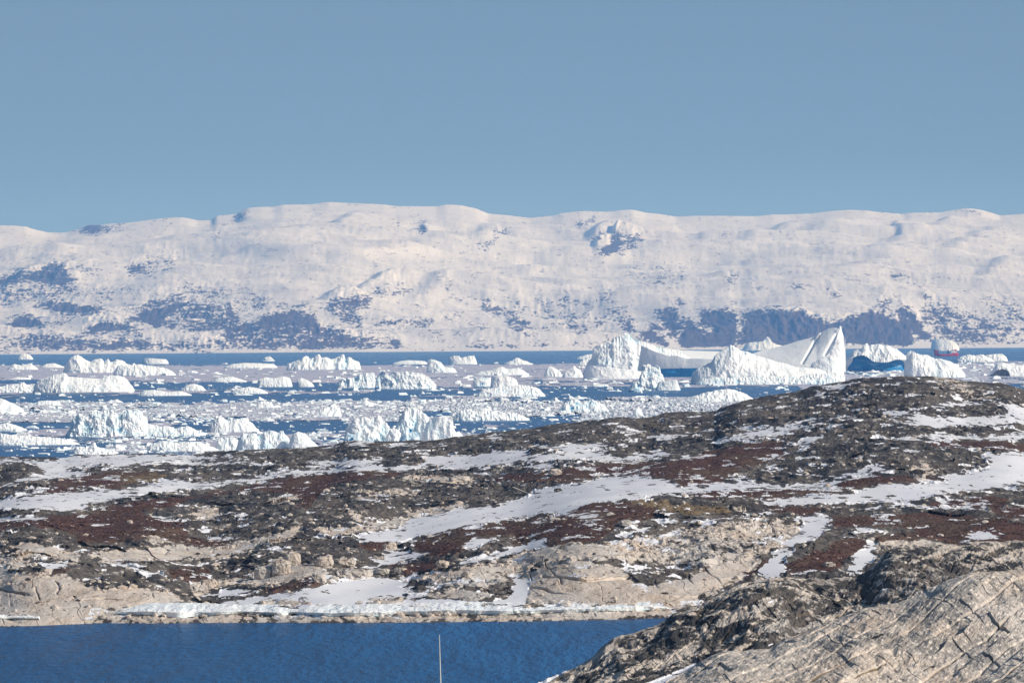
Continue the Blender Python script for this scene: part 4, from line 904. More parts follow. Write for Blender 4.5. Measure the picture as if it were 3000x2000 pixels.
berg('iceberg', [
 L_(prof=[(838,1078),(846,1066),(862,1058),(880,1055),(888,1048),(896,1043),(905,1051),(920,1050),(927,1042),(933,1038),(939,1050),(955,1047),(972,1052),(988,1046),(998,1042),(1004,1039),(1010,1050),(1015,1057),(1022,1046),(1030,1052),(1040,1059),(1050,1060),(1056,1076)], base=1083, depth=.3, rough=.7, blue=.2, front=.35, jag=.1, res=1.3),
 L_(prof=[(876,1062),(884,1054),(896,1056),(902,1064)], base=1070, depth=.4, rough=.3, blue=.8, front=.2)],
 'saw-toothed white iceberg on the edge of the far open water', short='the saw-toothed iceberg')
berg('iceberg', [
 L_(prof=[(1312,1064),(1316,1045),(1330,1041),(1345,1042),(1352,1048),(1370,1043),(1388,1041),(1394,1052),(1398,1064)], base=1067, depth=.45, rough=.3, blue=.08, front=.18)],
 'flat white ice slab with a notched top, before the far shore', short='the notched white slab')
berg('iceberg', [
 L_(prof=[(1250,1088),(1252,1056),(1262,1052),(1276,1055),(1290,1060),(1300,1074),(1316,1076),(1322,1071),(1332,1080),(1338,1090)], base=1092, depth=.45, rough=.5, blue=.26, front=.3)],
 'blocky iceberg with a shaded blue left side, below the notched slab', short='the blocky iceberg below the notched slab')
berg('iceberg', [L_(prof=[(1150,1064),(1172,1058),(1195,1055),(1225,1056),(1245,1058),(1256,1066)], base=1067, depth=.3, rough=.7, blue=.2, front=.4, jag=.1)],
 'low crumbled ice ridge left of the notched slab', short='the low crumbled ridge')
berg('iceberg', [
 L_(prof=[(1098,1136),(1103,1108),(1110,1094),(1120,1086),(1132,1092),(1140,1098),(1150,1090),(1172,1091),(1190,1088),(1210,1092),(1232,1092),(1246,1098),(1258,1108),(1268,1116),(1278,1128)], base=1139, depth=.4, rough=.55, blue=.16, front=.14, jag=.05, res=1.4),
 L_(prof=[(984,1132),(1005,1112),(1030,1106),(1050,1100),(1070,1096),(1092,1094),(1106,1130)], base=1136, depth=.3, rough=.9, blue=.22, front=.4, jag=.15),
 L_(prof=[(1099,1135),(1103,1112),(1112,1098),(1116,1120),(1116,1138)], base=1140, depth=.6, rough=.3, blue=.95, front=.1)],  # shaded left face, the shadow painted as dark blue ice
 'squared white ice block with a dark blue left face and rubble beside it', short='the squared block with a blue left face')
berg('iceberg', [
 L_(prof=[(1384,1130),(1388,1108),(1400,1104),(1420,1106),(1438,1106)], base=1132, depth=.6, rough=.4, blue=.3, front=.2),
 L_(prof=[(1436,1136),(1440,1102),(1458,1099),(1480,1100),(1500,1104),(1512,1112),(1520,1130)], base=1138, depth=.5, rough=.35, blue=.1, front=.2),
 L_(prof=[(1390,1160),(1410,1142),(1440,1138),(1480,1134),(1520,1128),(1560,1132),(1580,1140),(1598,1158)], base=1162, depth=.25, rough=.7, blue=.22, front=.45, jag=.1)],
 'white boxy iceberg on a low floe, right of the squared block', short='the boxy iceberg on its floe')
berg('iceberg', [L_(prof=[(1386,1096),(1410,1088),(1440,1085),(1458,1076),(1470,1074),(1484,1080),(1505,1079),(1518,1077),(1532,1084),(1550,1096)], base=1099, depth=.3, rough=.5, blue=.16, front=.4)],
 'low twin-peaked ice ridge just behind the boxy iceberg', short='the low twin-peaked ridge')
berg('iceberg', [
 L_(prof=[(748,1130),(760,1110),(780,1104),(800,1108),(812,1106),(830,1102),(848,1106),(856,1128)], base=1133, depth=.4, rough=.45, blue=.12, front=.4),
 L_(prof=[(866,1130),(872,1110),(884,1107),(900,1113),(914,1122),(920,1130)], base=1133, depth=.5, rough=.35, blue=.12, front=.4)],
 'two-humped low white iceberg, left of the rubble-sided squared block', short='the two-humped low iceberg')
# -- the near iceberg in front of the headland
berg('iceberg', [
 L_(prof=[(1008,1284),(1016,1258),(1024,1242),(1034,1240),(1042,1224),(1054,1232),(1062,1224),(1076,1222),(1084,1230),(1092,1222),(1100,1232),(1108,1218),(1118,1226),(1130,1238),(1142,1254),(1165,1262),(1180,1290)], base=1300, depth=.45, rough=.85, blue=.26, front=.34, jag=.09, res=1.3),
 L_(prof=[(1150,1290),(1160,1245),(1166,1222),(1178,1218),(1186,1202),(1196,1194),(1214,1196),(1230,1196),(1236,1210),(1250,1222),(1262,1240),(1275,1290)], base=1296, depth=.6, rough=.7, blue=.3, front=.3, back0=20, jag=.05, res=1.3),
 L_(prof=[(1235,1292),(1246,1240),(1262,1224),(1280,1221),(1302,1222),(1322,1222),(1328,1232),(1329,1258),(1336,1266),(1345,1262),(1356,1276),(1366,1284)], base=1298, depth=.5, rough=.4, blue=.12, front=.18, res=1.3),
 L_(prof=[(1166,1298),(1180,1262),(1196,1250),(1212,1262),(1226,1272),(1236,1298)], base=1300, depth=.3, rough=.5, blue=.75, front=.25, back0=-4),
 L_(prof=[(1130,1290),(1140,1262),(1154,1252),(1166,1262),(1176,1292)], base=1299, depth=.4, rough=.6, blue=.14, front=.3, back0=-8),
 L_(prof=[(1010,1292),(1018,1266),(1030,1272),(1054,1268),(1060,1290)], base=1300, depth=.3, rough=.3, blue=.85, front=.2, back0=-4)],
 'large craggy blue and white iceberg rising right behind the rocky headland', short='the large craggy near iceberg')
berg('iceberg', [
 L_(prof=[(1594,1098),(1600,1080),(1612,1072),(1622,1076),(1636,1084),(1648,1098)], base=1104, depth=.5, rough=.5, blue=.2, front=.3, jag=.06),
 L_(prof=[(1646,1104),(1660,1086),(1674,1078),(1682,1070),(1688,1078),(1700,1084),(1708,1100)], base=1106, depth=.5, rough=.5, blue=.12, front=.3, jag=.06)],
 'pair of small jagged ice blocks left of the huge saddle-backed iceberg', short='the jagged pair of blocks')
berg('ice_block', [L_(prof=[(1852,1216),(1858,1204),(1864,1192),(1870,1188),(1876,1198),(1884,1216)], base=1222, depth=.7, rough=.5, blue=.15, front=.35)],
 'small pointed white ice block standing behind the rocky skyline', 'ice block', short='the small pointed block by the skyline')
berg('iceberg', [
 L_(prof=[(1636,1204),(1648,1186),(1662,1178),(1676,1172),(1690,1170),(1705,1182),(1718,1176),(1735,1170),(1752,1178),(1768,1186),(1784,1204)], base=1208, depth=.3, rough=1., blue=.34, front=.4, jag=.14)],
 'jumbled pale blue ice heap below the huge saddle-backed iceberg', short='the jumbled pale blue heap')
berg('iceberg', [L_(prof=[(912,1218),(930,1204),(950,1196),(975,1192),(995,1194),(1000,1218)], base=1222, depth=.4, rough=.7, blue=.14, front=.4, jag=.1)],
 'low ice hump behind the left end of the large craggy near iceberg', short='the low hump behind the craggy iceberg')
berg('iceberg', [L_(prof=[(1326,1228),(1340,1208),(1365,1200),(1395,1206),(1425,1202),(1460,1208),(1490,1206),(1520,1214),(1552,1228)], base=1232, depth=.25, rough=.9, blue=.18, front=.45, jag=.15)],
 'long low rubble ice bank right of the large craggy near iceberg', short='the long low rubble bank')
berg('ice_floe', [L_(prof=[(2010,1172),(2050,1156),(2090,1146),(2130,1140),(2160,1144),(2190,1158),(2215,1172)], base=1178, depth=.3, rough=1., blue=.16, front=.5, jag=.12)],
 'low mound of brash ice beneath the huge saddle-backed iceberg', 'ice floe', short='the brash mound below the saddle')
berg('ice_floe', [L_(prof=[(2800,1058),(2818,1044),(2840,1037),(2860,1042),(2880,1038),(2900,1048),(2915,1056)], base=1060, depth=.3, rough=.9, blue=.16, front=.45, jag=.12)],
 'low white floe on the water right of the red ship', 'ice floe', short='the low floe right of the ship')
berg('ice_floe', [L_(prof=[(2884,1056),(2890,1040),(2910,1037),(2935,1036),(2948,1044),(2954,1056)], base=1058, depth=.4, rough=.5, blue=.14, front=.35)],
 'small stubby floe farthest right on the far open water', 'ice floe', short='the stubby floe at far right')
for args in (
 ([(655,1074),(680,1066),(720,1063),(760,1064),(800,1066),(812,1076)], 1078, 'long thin white floe between the flat-topped and saw-toothed icebergs', 'the long thin floe'),
 ([(768,1055),(776,1047),(788,1043),(796,1048),(804,1056)], 1058, 'tiny white berg left of the saw-toothed iceberg on open water', 'the tiny berg left of the saw-toothed one'),
 ([(1478,1064),(1500,1056),(1515,1047),(1530,1054),(1548,1060),(1562,1066)], 1068, 'small ridged floe with a central peak, left of the saddle-backed giant', 'the small centre-peaked floe'),
 ([(1690,1048),(1715,1040),(1738,1036),(1752,1048)], 1052, 'thin floe poking out behind the fluted left tower', 'the thin floe behind the tower'),
 ([(1690,1066),(1710,1054),(1735,1050),(1755,1066)], 1070, 'rough low floe at the foot of the fluted left tower', 'the rough floe at the tower foot'),
 ([(530,1140),(545,1128),(568,1124),(590,1130),(602,1142)], 1145, 'small white floe on the dark lead right of the broad ramped iceberg', 'the floe right of the ramped iceberg'),
 ([(400,1156),(420,1144),(450,1142),(490,1148),(530,1146),(560,1156)], 1159, 'long crumbly floe just above the dark blue lead', 'the crumbly floe above the lead'),
 ([(675,1148),(695,1138),(730,1133),(760,1138),(784,1150)], 1153, 'low wedge-shaped floe above the dark blue lead', 'the wedge floe above the lead'),
 ([(100,1186),(112,1175),(140,1173),(170,1175),(180,1186)], 1188, 'flat white floe below the dark lead near the left edge', 'the flat floe below the lead'),
 ([(748,1192),(758,1178),(775,1174),(795,1178),(802,1192)], 1195, 'square white floe among brash in the middle of the pack', 'the square floe in the brash'),
 ([(1054,1184),(1064,1172),(1070,1165),(1078,1176),(1100,1182),(1120,1188)], 1190, 'small peaked floe behind the large craggy near iceberg', 'the small peaked floe'),
 ([(20,1080),(40,1066),(62,1070),(90,1064),(110,1080)], 1083, 'small lumpy floe left of the pointed-peak iceberg', 'the lumpy floe left of the peak'),
 ([(118,1074),(135,1066),(160,1064),(186,1074)], 1077, 'thin white floe touching the left foot of the pointed-peak iceberg', 'the thin floe at the peak foot'),
 ([(20,1112),(50,1104),(90,1106)], 1112, 'slim floe strip above the broad ramped iceberg', 'the slim floe strip'),
 ([(618,1116),(640,1106),(680,1103),(722,1116)], 1119, 'low pale floe left of the two-humped iceberg', 'the low pale floe'),
 ([(-40,1268),(0,1243),(20,1238),(45,1246),(78,1258)], 1262, 'low tapering floe at the left edge beside the fluted ridge', 'the tapering floe at the left edge'),
 ([(-30,1300),(0,1272),(60,1276),(120,1280),(180,1284),(230,1300)], 1303, 'wide flat floe at the left edge below the fluted ridge', 'the wide flat floe'),
 ([(205,1328),(220,1310),(262,1306),(275,1296),(285,1310),(330,1318),(340,1330)], 1332, 'low white floe with a small horn, close to the left shore', 'the horned floe near the shore'),
 ([(420,1322),(440,1302),(480,1292),(520,1298),(560,1294),(600,1300),(640,1318)], 1322, 'long rough floe below the fluted ridge, nearly touching the headland', 'the long rough floe by the headland'),
):
    berg('ice_floe', [L_(prof=args[0], base=args[1], depth=.35, rough=.6, blue=.13, front=.4, jag=.10)], args[2], 'ice floe', short=args[3])

# -- many smaller blocks drifting in the pack, each a thing of its own
BANDS = [(0,1100,1060,1120,26,14,46,4,9),(1100,1720,1058,1110,16,12,40,4,9),(0,560,1120,1165,14,14,60,5,12),(560,1400,1122,1165,16,14,60,5,12),
 (60,900,1172,1225,34,18,62,6,15),(900,1330,1165,1200,16,16,50,6,14),(1330,2000,1165,1215,26,18,60,7,17),(1560,2300,1108,1160,22,14,54,5,12),
 (420,1000,1225,1300,18,18,60,6,14),(0,400,1225,1330,16,18,60,6,14),(2500,2980,1062,1100,18,14,50,5,12),(1380,1760,1205,1250,10,18,54,6,12)]
taken = set()
SHAPES = ('flat', 'pointed', 'lumpy', 'blocky', 'two-peaked')
def small_prof(kind, x, y, w, h):
    f = {'flat': [(0,.3),(.1,.85),(.5,1),(.88,.8),(1,.2)], 'pointed': [(0,.1),(.25,.4),(.45,1),(.6,.6),(.8,.3),(1,.1)],
         'lumpy': [(0,.2),(.2,.8),(.4,.6),(.6,1),(.8,.55),(1,.15)], 'blocky': [(0,.2),(.06,.9),(.4,1),(.9,.9),(1,.2)],
         'two-peaked': [(0,.1),(.2,.95),(.45,.35),(.7,1),(.85,.4),(1,.1)]}[kind]
    return [(x + w * a, y - h * b * (1 if kind != 'flat' else .6)) for a, b in f]
named = [b for b in BERGS if b[3]]
for (xa, xb, ya, yb, n, wa, wb, ha, hb) in BANDS:
    for i in range(n):
        x, y = rnd.uniform(xa, xb), rnd.uniform(ya, yb)
        if y > float(np.interp(x, *np.array(RIDGE_MID, float).T)) + 2:
            continue
        if any(b[0] - 10 < x < b[1] + 4 and b[2] - 20 < y < b[2] + 1 for b in named):
            continue
        q = rnd.random() ** 2
        wpx, hpx = wa + (wb - wa) * q, ha + (hb - ha) * rnd.random() ** 1.5
        kind = rnd.choice(SHAPES)
        hpx *= {'pointed': .95, 'flat': .55}.get(kind, .7)
        size = 'tiny' if wpx < 20 else 'small' if wpx < 36 else 'middle-sized'
        cx = x + wpx / 2
        label = None
        for b in sorted(named, key=lambda b: abs((b[0] + b[1]) / 2 - cx) + 2.2 * abs(b[2] - y))[:14]:
            rel = 'right of' if cx > b[1] else 'left of' if cx < b[0] else 'in front of' if y > b[2] else 'behind'
            cand = f'{size} {kind} ice block {rel} {b[3]}'
            if cand not in taken and len(cand.split()) <= 16:
                label = cand; taken.add(cand); break
        if label is None:
            continue
        berg('ice_block', [L_(prof=small_prof(kind, x, y, wpx, hpx), base=y, depth=.6, rough=.7, blue=rnd.uniform(.08, .3), front=.4)],
             label, 'ice block', 'small ice blocks adrift in the pack')

# -- thin ice and brash between the bergs: one sheet with open leads
LEADS = [('F',[(-60,1168),(400,1163),(1200,1160),(1200,1170),(800,1172),(400,1176),(-60,1180)],1),('F',[(1100,1146),(1700,1144),(1700,1153),(1400,1156),(1100,1156)],1),('F',[(1560,1150),(1880,1142),(2300,1136),(2300,1150),(1900,1156),(1560,1160)],.8),
 ('F',[(540,1240),(760,1236),(1010,1234),(1010,1256),(800,1258),(560,1258)],.9),('F',[(1170,1208),(1330,1206),(1330,1218),(1250,1222)],1),('F',[(-60,1238),(210,1240),(200,1252),(-60,1256)],.9),('F',[(-60,1300),(340,1302),(340,1308),(-60,1312)],1),('F',[(-60,1318),(220,1318),(200,1340),(-60,1340)],1),
 ('F',[(380,1124),(800,1120),(1100,1130),(1100,1140),(700,1132),(400,1136)],.75),('F',[(1330,1226),(1560,1222),(1700,1214),(1700,1224),(1550,1236),(1330,1242)],.8),('F',[(740,1132),(1100,1136),(1300,1132),(1290,1142),(800,1142)],.7),
 ('F',[(0,1116),(110,1112),(110,1122),(0,1124)],.7),('F',[(560,1205+38),(620,1242),(620,1262),(560,1262)],.8),('F',[(2480,1090),(2600,1090),(2560,1098),(2480,1098)],.6),('F',[(300,1330),(560,1326),(560,1334),(300,1340)],.8),('F',[(2000,1140),(2340,1132),(2340,1142),(2000,1148)],.7)]
F_LEAD = field(LEADS, 1)
def thin_ice():
    us = np.arange(-60, 3062, 2.6); vs = np.concatenate([np.arange(1034, 1130, .55), np.arange(1130, 1352, .8)])
    U, Vv = np.meshgrid(us, vs)
    d = sea_d(U, Vv)
    P = at(U, Vv, d); X, Y = P[..., 0], P[..., 1]
    edge = np.interp(us, [0, 1100, 1700, 2480, 2500, 3000], [1063, 1064, 1058, 1052, 1064, 1050])[None, :]
    k = sstep(-6, 12, Vv - edge)
    st = fbm(X / 90, Y / 420, 0, 4, 301) * .55 + fbm(X / 16, Y / 150, 0, 3, 311) * .4
    ld = sample(F_LEAD, U, Vv)
    bias = np.interp(Vv, [1040, 1075, 1110, 1130, 1160, 1185, 1225, 1245, 1300, 1340], [.1, .42, .36, .02, -.08, .34, .26, -.12, .04, .0])
    val = st + bias - 1.5 * ld - 1.6 * (1 - k)
    keep = val > 0
    brash = np.interp(Vv, [1040, 1100, 1160, 1175, 1225, 1250, 1340], [.0, .05, .1, .85, .8, .3, .35]) + .35 * (U > 1320) * (Vv > 1150) * (Vv < 1230) + .4 * (U > 2480)
    w = sstep(.05, .35, fbm(X / 7, Y / 60, 0, 3, 321) * .8 + brash * .5 - .22)
    Z = .15 + np.abs(fbm(X / 3, Y / 12, 0, 2, 331)) * (.25 + 1.6 * brash) * w
    P[..., 2] = Z
    idx = np.arange(keep.size).reshape(keep.shape)
    cell = keep[:-1, :-1] & keep[1:, 1:] & keep[:-1, 1:] & keep[1:, :-1]
    q = np.stack([idx[:-1, :-1], idx[:-1, 1:], idx[1:, 1:], idx[1:, :-1]], -1)[cell]
    used = np.unique(q); remap = np.full(keep.size, -1); remap[used] = np.arange(len(used))
    o = new_mesh('thin_ice', P.reshape(-1, 3)[used], remap[q], M_THIN, {'white': (w * .85).ravel()[used]})
    setting(o, 'stuff', 'grey-lavender sheets of thin ice and slush lying between dark leads', 'thin ice')
    return val, brash
thin_ice()

def brash_chunks():
    N = 42000
    xs = rng.uniform(-30, 3030, N); ys = rng.uniform(1062, 1345, N)
    ridge = line(RIDGE_MID, xs)
    d = sea_d(xs, ys); P = at(xs, ys, d)
    dens = np.interp(ys, [1062, 1100, 1130, 1165, 1180, 1220, 1245, 1300, 1340], [.12, .22, .28, .10, .85, .85, .3, .5, .5])
    dens = dens * (1 - .93 * sample(F_LEAD, xs, ys)) * (.35 + 1.3 * sstep(-.2, .4, fbm(P[:, 0] / 60, P[:, 1] / 330, 0, 3, 401)))
    dens = np.where((xs > 2480) & (ys < 1110), .8, dens)
    keep = (rng.random(N) < dens) & (ys < ridge + 4)
    P = P[keep]; M = len(P)
    sz = (.30 + 2.3 * rng.random(M) ** 5) * np.clip(P[:, 1] / 4200, .6, 1.5)
    # each piece: skewed box with a roof edge
    base = np.array([(-1,-1,-.2),(1,-1,-.2),(1,1,-.2),(-1,1,-.2),(-.7,-.6,.8),(.75,-.55,.6),(.6,.6,.9),(-.65,.6,.7)], float)
    V = base[None] + rng.normal(0, .18, (M, 8, 3))
    V *= np.stack([sz * rng.uniform(.8, 2.2, M), sz * rng.uniform(.8, 1.5, M), sz * rng.uniform(.35, .95, M)], -1)[:, None]
    a = rng.uniform(0, 6.28, M); c, s = np.cos(a)[:, None], np.sin(a)[:, None]
    V = np.stack([V[..., 0] * c - V[..., 1] * s, V[..., 0] * s + V[..., 1] * c, V[..., 2]], -1) + P[:, None]
    f = np.array([(0,1,5,4),(1,2,6,5),(2,3,7,6),(3,0,4,7),(4,5,6,7)])
    Q = (f[None] + 8 * np.arange(M)[:, None, None]).reshape(-1, 4)
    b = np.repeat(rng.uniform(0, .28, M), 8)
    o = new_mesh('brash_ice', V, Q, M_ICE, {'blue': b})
    setting(o, 'stuff', 'countless small broken ice pieces scattered over the fjord', 'brash ice')
brash_chunks()
# ------------------------------------------------------------------ red ship
def paint(name, col, rough=.45, n=.25):
    m = NT(name)
    k = m.noise(m.pos((.6, .6, 1.4)), 1, 4, .6)
    return m.bsdf(m.mix(m.math('MULTIPLY', m.ramp(k, .35, .75), n), col, tuple(c * .55 + .02 for c in col)), rough, None, .4)

def boxes(lst):
    V, Q, n = [], [], 0
    for (x0, x1, y0, y1, z0, z1, *tp) in lst:
        t = tp[0] if tp else 0.
        b = [(x0, y0, z0), (x1, y0, z0), (x1, y1, z0), (x0, y1, z0), (x0 + t, y0 + t, z1), (x1 - t, y0 + t, z1), (x1 - t, y1 - t, z1), (x0 + t, y1 - t, z1)]
        V += b
        Q += [tuple(n + i for i in f) for f in ((0, 3, 2, 1), (4, 5, 6, 7), (0, 1, 5, 4), (1, 2, 6, 5), (2, 3, 7, 6), (3, 0, 4, 7))]
        n += 8
    return np.array(V, float), np.array(Q)

def tube(pts, rad, k=8):
    P = np.array(pts, float); V, Q = [], []
    for i, p in enumerate(P):
        a = P[min(i + 1, len(P) - 1)] - P[max(i - 1, 0)]; a /= np.linalg.norm(a)
        u = np.cross(a, (0, 0, 1) if abs(a[2]) < .9 else (1, 0, 0)); u /= np.linalg.norm(u); w = np.cross(a, u)
        r = rad[i] if hasattr(rad, '__len__') else rad
        V += [p + r * (math.cos(t) * u + math.sin(t) * w) for t in np.linspace(0, 2 * math.pi, k, endpoint=False)]
    for i in range(len(P) - 1):
        for j in range(k):
            Q.append((i * k + j, i * k + (j + 1) % k, (i + 1) * k + (j + 1) % k, (i + 1) * k + j))
    n = len(V); V += [P[0], P[-1]]
    for j in range(k):
        Q.append((n, (j + 1) % k, j, n)); Q.append((n + 1, n - k + j, n - k + (j + 1) % k, n + 1))
    return np.array(V), np.array(Q)

def tri_safe(o):
    return o

def ship():
    D = float(sea_d(2773, 1043))
    k = D / F
    loc = at(2773, 1043, D)
    e = bpy.data.objects.new('ship', None); COL.objects.link(e); e.location = (loc[0], D, 0)
    tag(e, 'red-hulled ship with white wheelhouse aft, in front of the tabular iceberg', 'ship')
    red, white, dark = paint('red_paint', (.62, .03, .04)), paint('white_paint', (.8, .8, .78)), paint('dark_paint', (.035, .04, .06))
    L, B = 70 * k, 10.5
    # hull: bow towards the left, raised forecastle, low waist, raised quarterdeck
    st = np.linspace(0, 1, 40); sec = []
    for s in st:
        x = -L / 2 + L * s
        hb = B / 2 * (min(1, (s / .26)) ** .6 if s < .26 else 1 - .25 * max(0, (s - .85) / .15) ** 2)
        hb = max(hb, .12)
        sheer = (15.5 - 4.5 * (s / .10) if s < .10 else 11.0) * (1 if s < .17 else 0) + (8.0 if s >= .17 and s < .70 else 0) + (9.5 if s >= .70 else 0)
        sheer = {True: 15.8 - 22 * s}.get(s < .17, 4.6 if s < .70 else 7.5)
        rake = -2.6 * max(0, 1 - s / .12)
        row = []
        for side in (-1, 1):
            col = [(x - rake * .0, side * hb * .25, -1.5), (x, side * hb * .75, -.2), (x + rake * .4, side * hb * .95, sheer * .5), (x + rake, side * hb, sheer)]
            row.append(col)
        sec.append(row[0][::-1] + row[1])
    V = np.array(sec, float)                       # (n, 8, 3)
    n = V.shape[0]
    idx = np.arange(n * 8).reshape(n, 8)
    Q = []
    for i in range(n - 1):
        for j in range(7):
            Q.append((idx[i, j], idx[i, j + 1], idx[i + 1, j + 1], idx[i + 1, j]))
        Q.append((idx[i, 7], idx[i, 0], idx[i + 1, 0], idx[i + 1, 7]))
    for i in (0, n - 1):
        Q += [(idx[i, 0], idx[i, 1], idx[i, 6], idx[i, 7]), (idx[i, 1], idx[i, 2], idx[i, 5], idx[i, 6]), (idx[i, 2], idx[i, 3], idx[i, 4], idx[i, 5])]
    new_mesh('hull', V.reshape(-1, 3), Q, red, parent=e)
    h = new_mesh('wheelhouse', *boxes([(.19 * L, .43 * L, -4.2, 4.2, 7.3, 11.2, .15), (.21 * L, .37 * L, -3.6, 3.6, 11.2, 14.6, .3)]), white, parent=e)
    new_mesh('window_band', *boxes([(.205 * L, .375 * L, -3.66, -3.5, 12.3, 13.6)]), dark, parent=h)
    new_mesh('deckhouse', *boxes([(.03 * L, .10 * L, -3.2, 3.2, 4.4, 12.2, .1), (.05 * L, .09 * L, -1.2, 1.2, 12.8, 16.0, .2)]), dark, parent=e)
    new_mesh('funnel', *boxes([(.36 * L, .43 * L, -1.6, 1.6, 11.0, 15.5, .3)]), red, parent=e)
    m = new_mesh('mast', *tube([(.26 * L, 0, 14), (.262 * L, 0, 24)], [.45, .25]), dark, parent=e)
    new_mesh('yardarm', *tube([(.262 * L, -3, 20), (.262 * L, 3, 20)], .18), dark, parent=m)
    m2 = new_mesh('foremast', *tube([(-.34 * L, 0, 10), (-.335 * L, 0, 22)], [.5, .25]), dark, parent=e)
    new_mesh('boom', *tube([(-.33 * L, 0, 12), (-.10 * L, 0, 17.5)], .25), dark, parent=m2)
ship()

# ------------------------------------------------------------------ thin upright pole in the foreground
def pole():
    m = paint('weathered_white', (.70, .68, .62), .6, .35)
    D = 205.
    a, b, c = at(1293, 2140, D), at(1290.5, 1985, D), at(1287, 1858, D)
    org = a.copy()
    V, Q = tube([a - org, b - org, c - org], [.030, .024, .013], 10)
    o = new_mesh('pole', V, Q, m); o.location = org
    tag(o, 'thin pale pole standing upright in front of the blue cove', 'pole')
    # the near bank the pole stands on, just below the picture
    u = np.linspace(400, 2300, 80); v = np.linspace(2135, 2700, 30)
    U, Vv = np.meshgrid(u, v)
    d = 215 - (Vv - 2135) * .16
    P = at(U, Vv, d); P[..., 2] += .25 * fbm(P[..., 0] / 3, P[..., 1] / 3, 0, 4, 701) - .25
    bk = P[0].copy(); bk[:, 1] += 40; bk[:, 2] -= 14
    PA = np.concatenate([bk[None], P])
    cov = np.zeros((PA.shape[0] * PA.shape[1], 4)); cov[:, 2] = .3; cov[:, 3] = 1
    g = new_mesh('near_bank', PA, grid_quads(80, PA.shape[0])[:, ::-1], M_GROUND, {'cover': cov, 'grass': cov[:, 0] + .2, 'relief': cov[:, 0]})
    setting(g, 'structure')
pole()

# ------------------------------------------------------------------ shore ice, boulders, sticks
def ground_point(L, px, py):
    qx, qy = to_px(L.P)
    c = np.argmin((qx - px) ** 2 + (qy - py) ** 2)
    return L.P.reshape(-1, 3)[c]

def visible_point(L, px, py):
    """first ground point met along the line through the picture point"""
    j = int(np.argmin(np.abs(L.u - px)))
    col = L.P[:, j]
    qy = to_px(col)[1]
    k = np.where(qy <= py)[0]
    return col[k[0]] if len(k) else col[-1]

def shore_ice(name, x0, x1, top, bot, label):
    n = int((x1 - x0) / 2)
    px = np.linspace(x0, x1, n)
    yb = line(SHORE_MID, px)
    d = np.array([visible_point(MID, a, float(np.interp(a, *np.array(bot, float).T)))[1] for a in px])
    d = np.convolve(np.pad(d, 12, mode='edge'), np.ones(25) / 25, 'valid') - .5
    t = np.interp(px, *np.array(top, float).T); b = np.interp(px, *np.array(bot, float).T)
    k = d / F
    fr = .5 * fbm(px / 70, 0, 0, 4, 611) + .12 * noise3(px / 11, 0, 0, 613)
    yl = level(px, t)[1]; yc = level(px, b)[1]
    z1 = CAM_H - yl * k + .12 * fbm(px / 50, 0, 0, 3, 617); z0 = CAM_H - yc * k + .16 * fbm(px / 45, 0, 0, 4, 619)
    X = level(px, yb)[0] * k
    prof = [(0.7, z0), (.50 - fr * .5, z0 + .05), (.35 - fr * .6, z0 + (z1 - z0) * .25), (.12 - fr * .7, z0 + (z1 - z0) * .55), (1.2 - fr * .4, z0 + (z1 - z0) * .68), (4.2, z0 + (z1 - z0) * .82), (9, z1), (14, z1 + .1), (24, z1 - .9)]
    P = np.stack([np.stack([X, d + dy, zz + 0 * X], -1) for dy, zz in prof])
    P[1:6, :, 1] += .13 * noise3(P[1:6, :, 0] / .9, 0, P[1:6, :, 2] / .5, 631)
    P[1:6, :, 2] += .05 * noise3(P[1:6, :, 0] / .7, 3, P[1:6, :, 1] / .9, 633)
    env = np.minimum(1, np.minimum(px - x0, x1 - px) / 14)[None, :]
    P[..., 2] = P[..., 2] * env + (P[..., 2].min(0) - .3)[None] * (1 - env)
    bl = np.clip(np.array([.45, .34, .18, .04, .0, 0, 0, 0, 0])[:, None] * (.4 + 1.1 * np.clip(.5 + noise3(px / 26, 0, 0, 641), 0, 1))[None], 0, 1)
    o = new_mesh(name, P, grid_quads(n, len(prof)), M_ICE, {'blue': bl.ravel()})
    tag(o, label, 'shore ice')
shore_ice('shore_ice', 318, 1978, [(318,1795),(360,1784),(440,1780),(520,1779),(700,1784),(830,1784),(950,1786),(1200,1780),(1350,1775),(1500,1779),(1800,1774),(1900,1766),(1978,1782)],
          [(318,1800),(370,1800),(440,1803),(540,1810),(700,1797),(830,1804),(860,1798),(960,1806),(1100,1804),(1300,1799),(1480,1800),(1700,1792),(1978,1786)],
          'long white ice ledge with a blue-shaded edge along the cove shore')
shore_ice('shore_ice', -40, 126, [(-40,1801),(60,1802),(126,1806)], [(-40,1813),(60,1815),(126,1814)], 'short white ice ledge at the left end of the cove shore')

def icosphere(sub=2):
    import bmesh
    bm = bmesh.new(); bmesh.ops.create_icosphere(bm, subdivisions=sub, radius=1)
    V = np.array([v.co[:] for v in bm.verts]); bm.verts.index_update()
    Q = np.array([[v.index for v in f.verts] for f in bm.faces]); bm.free()
    return V, Q
ICO, ICOF = icosphere(4)

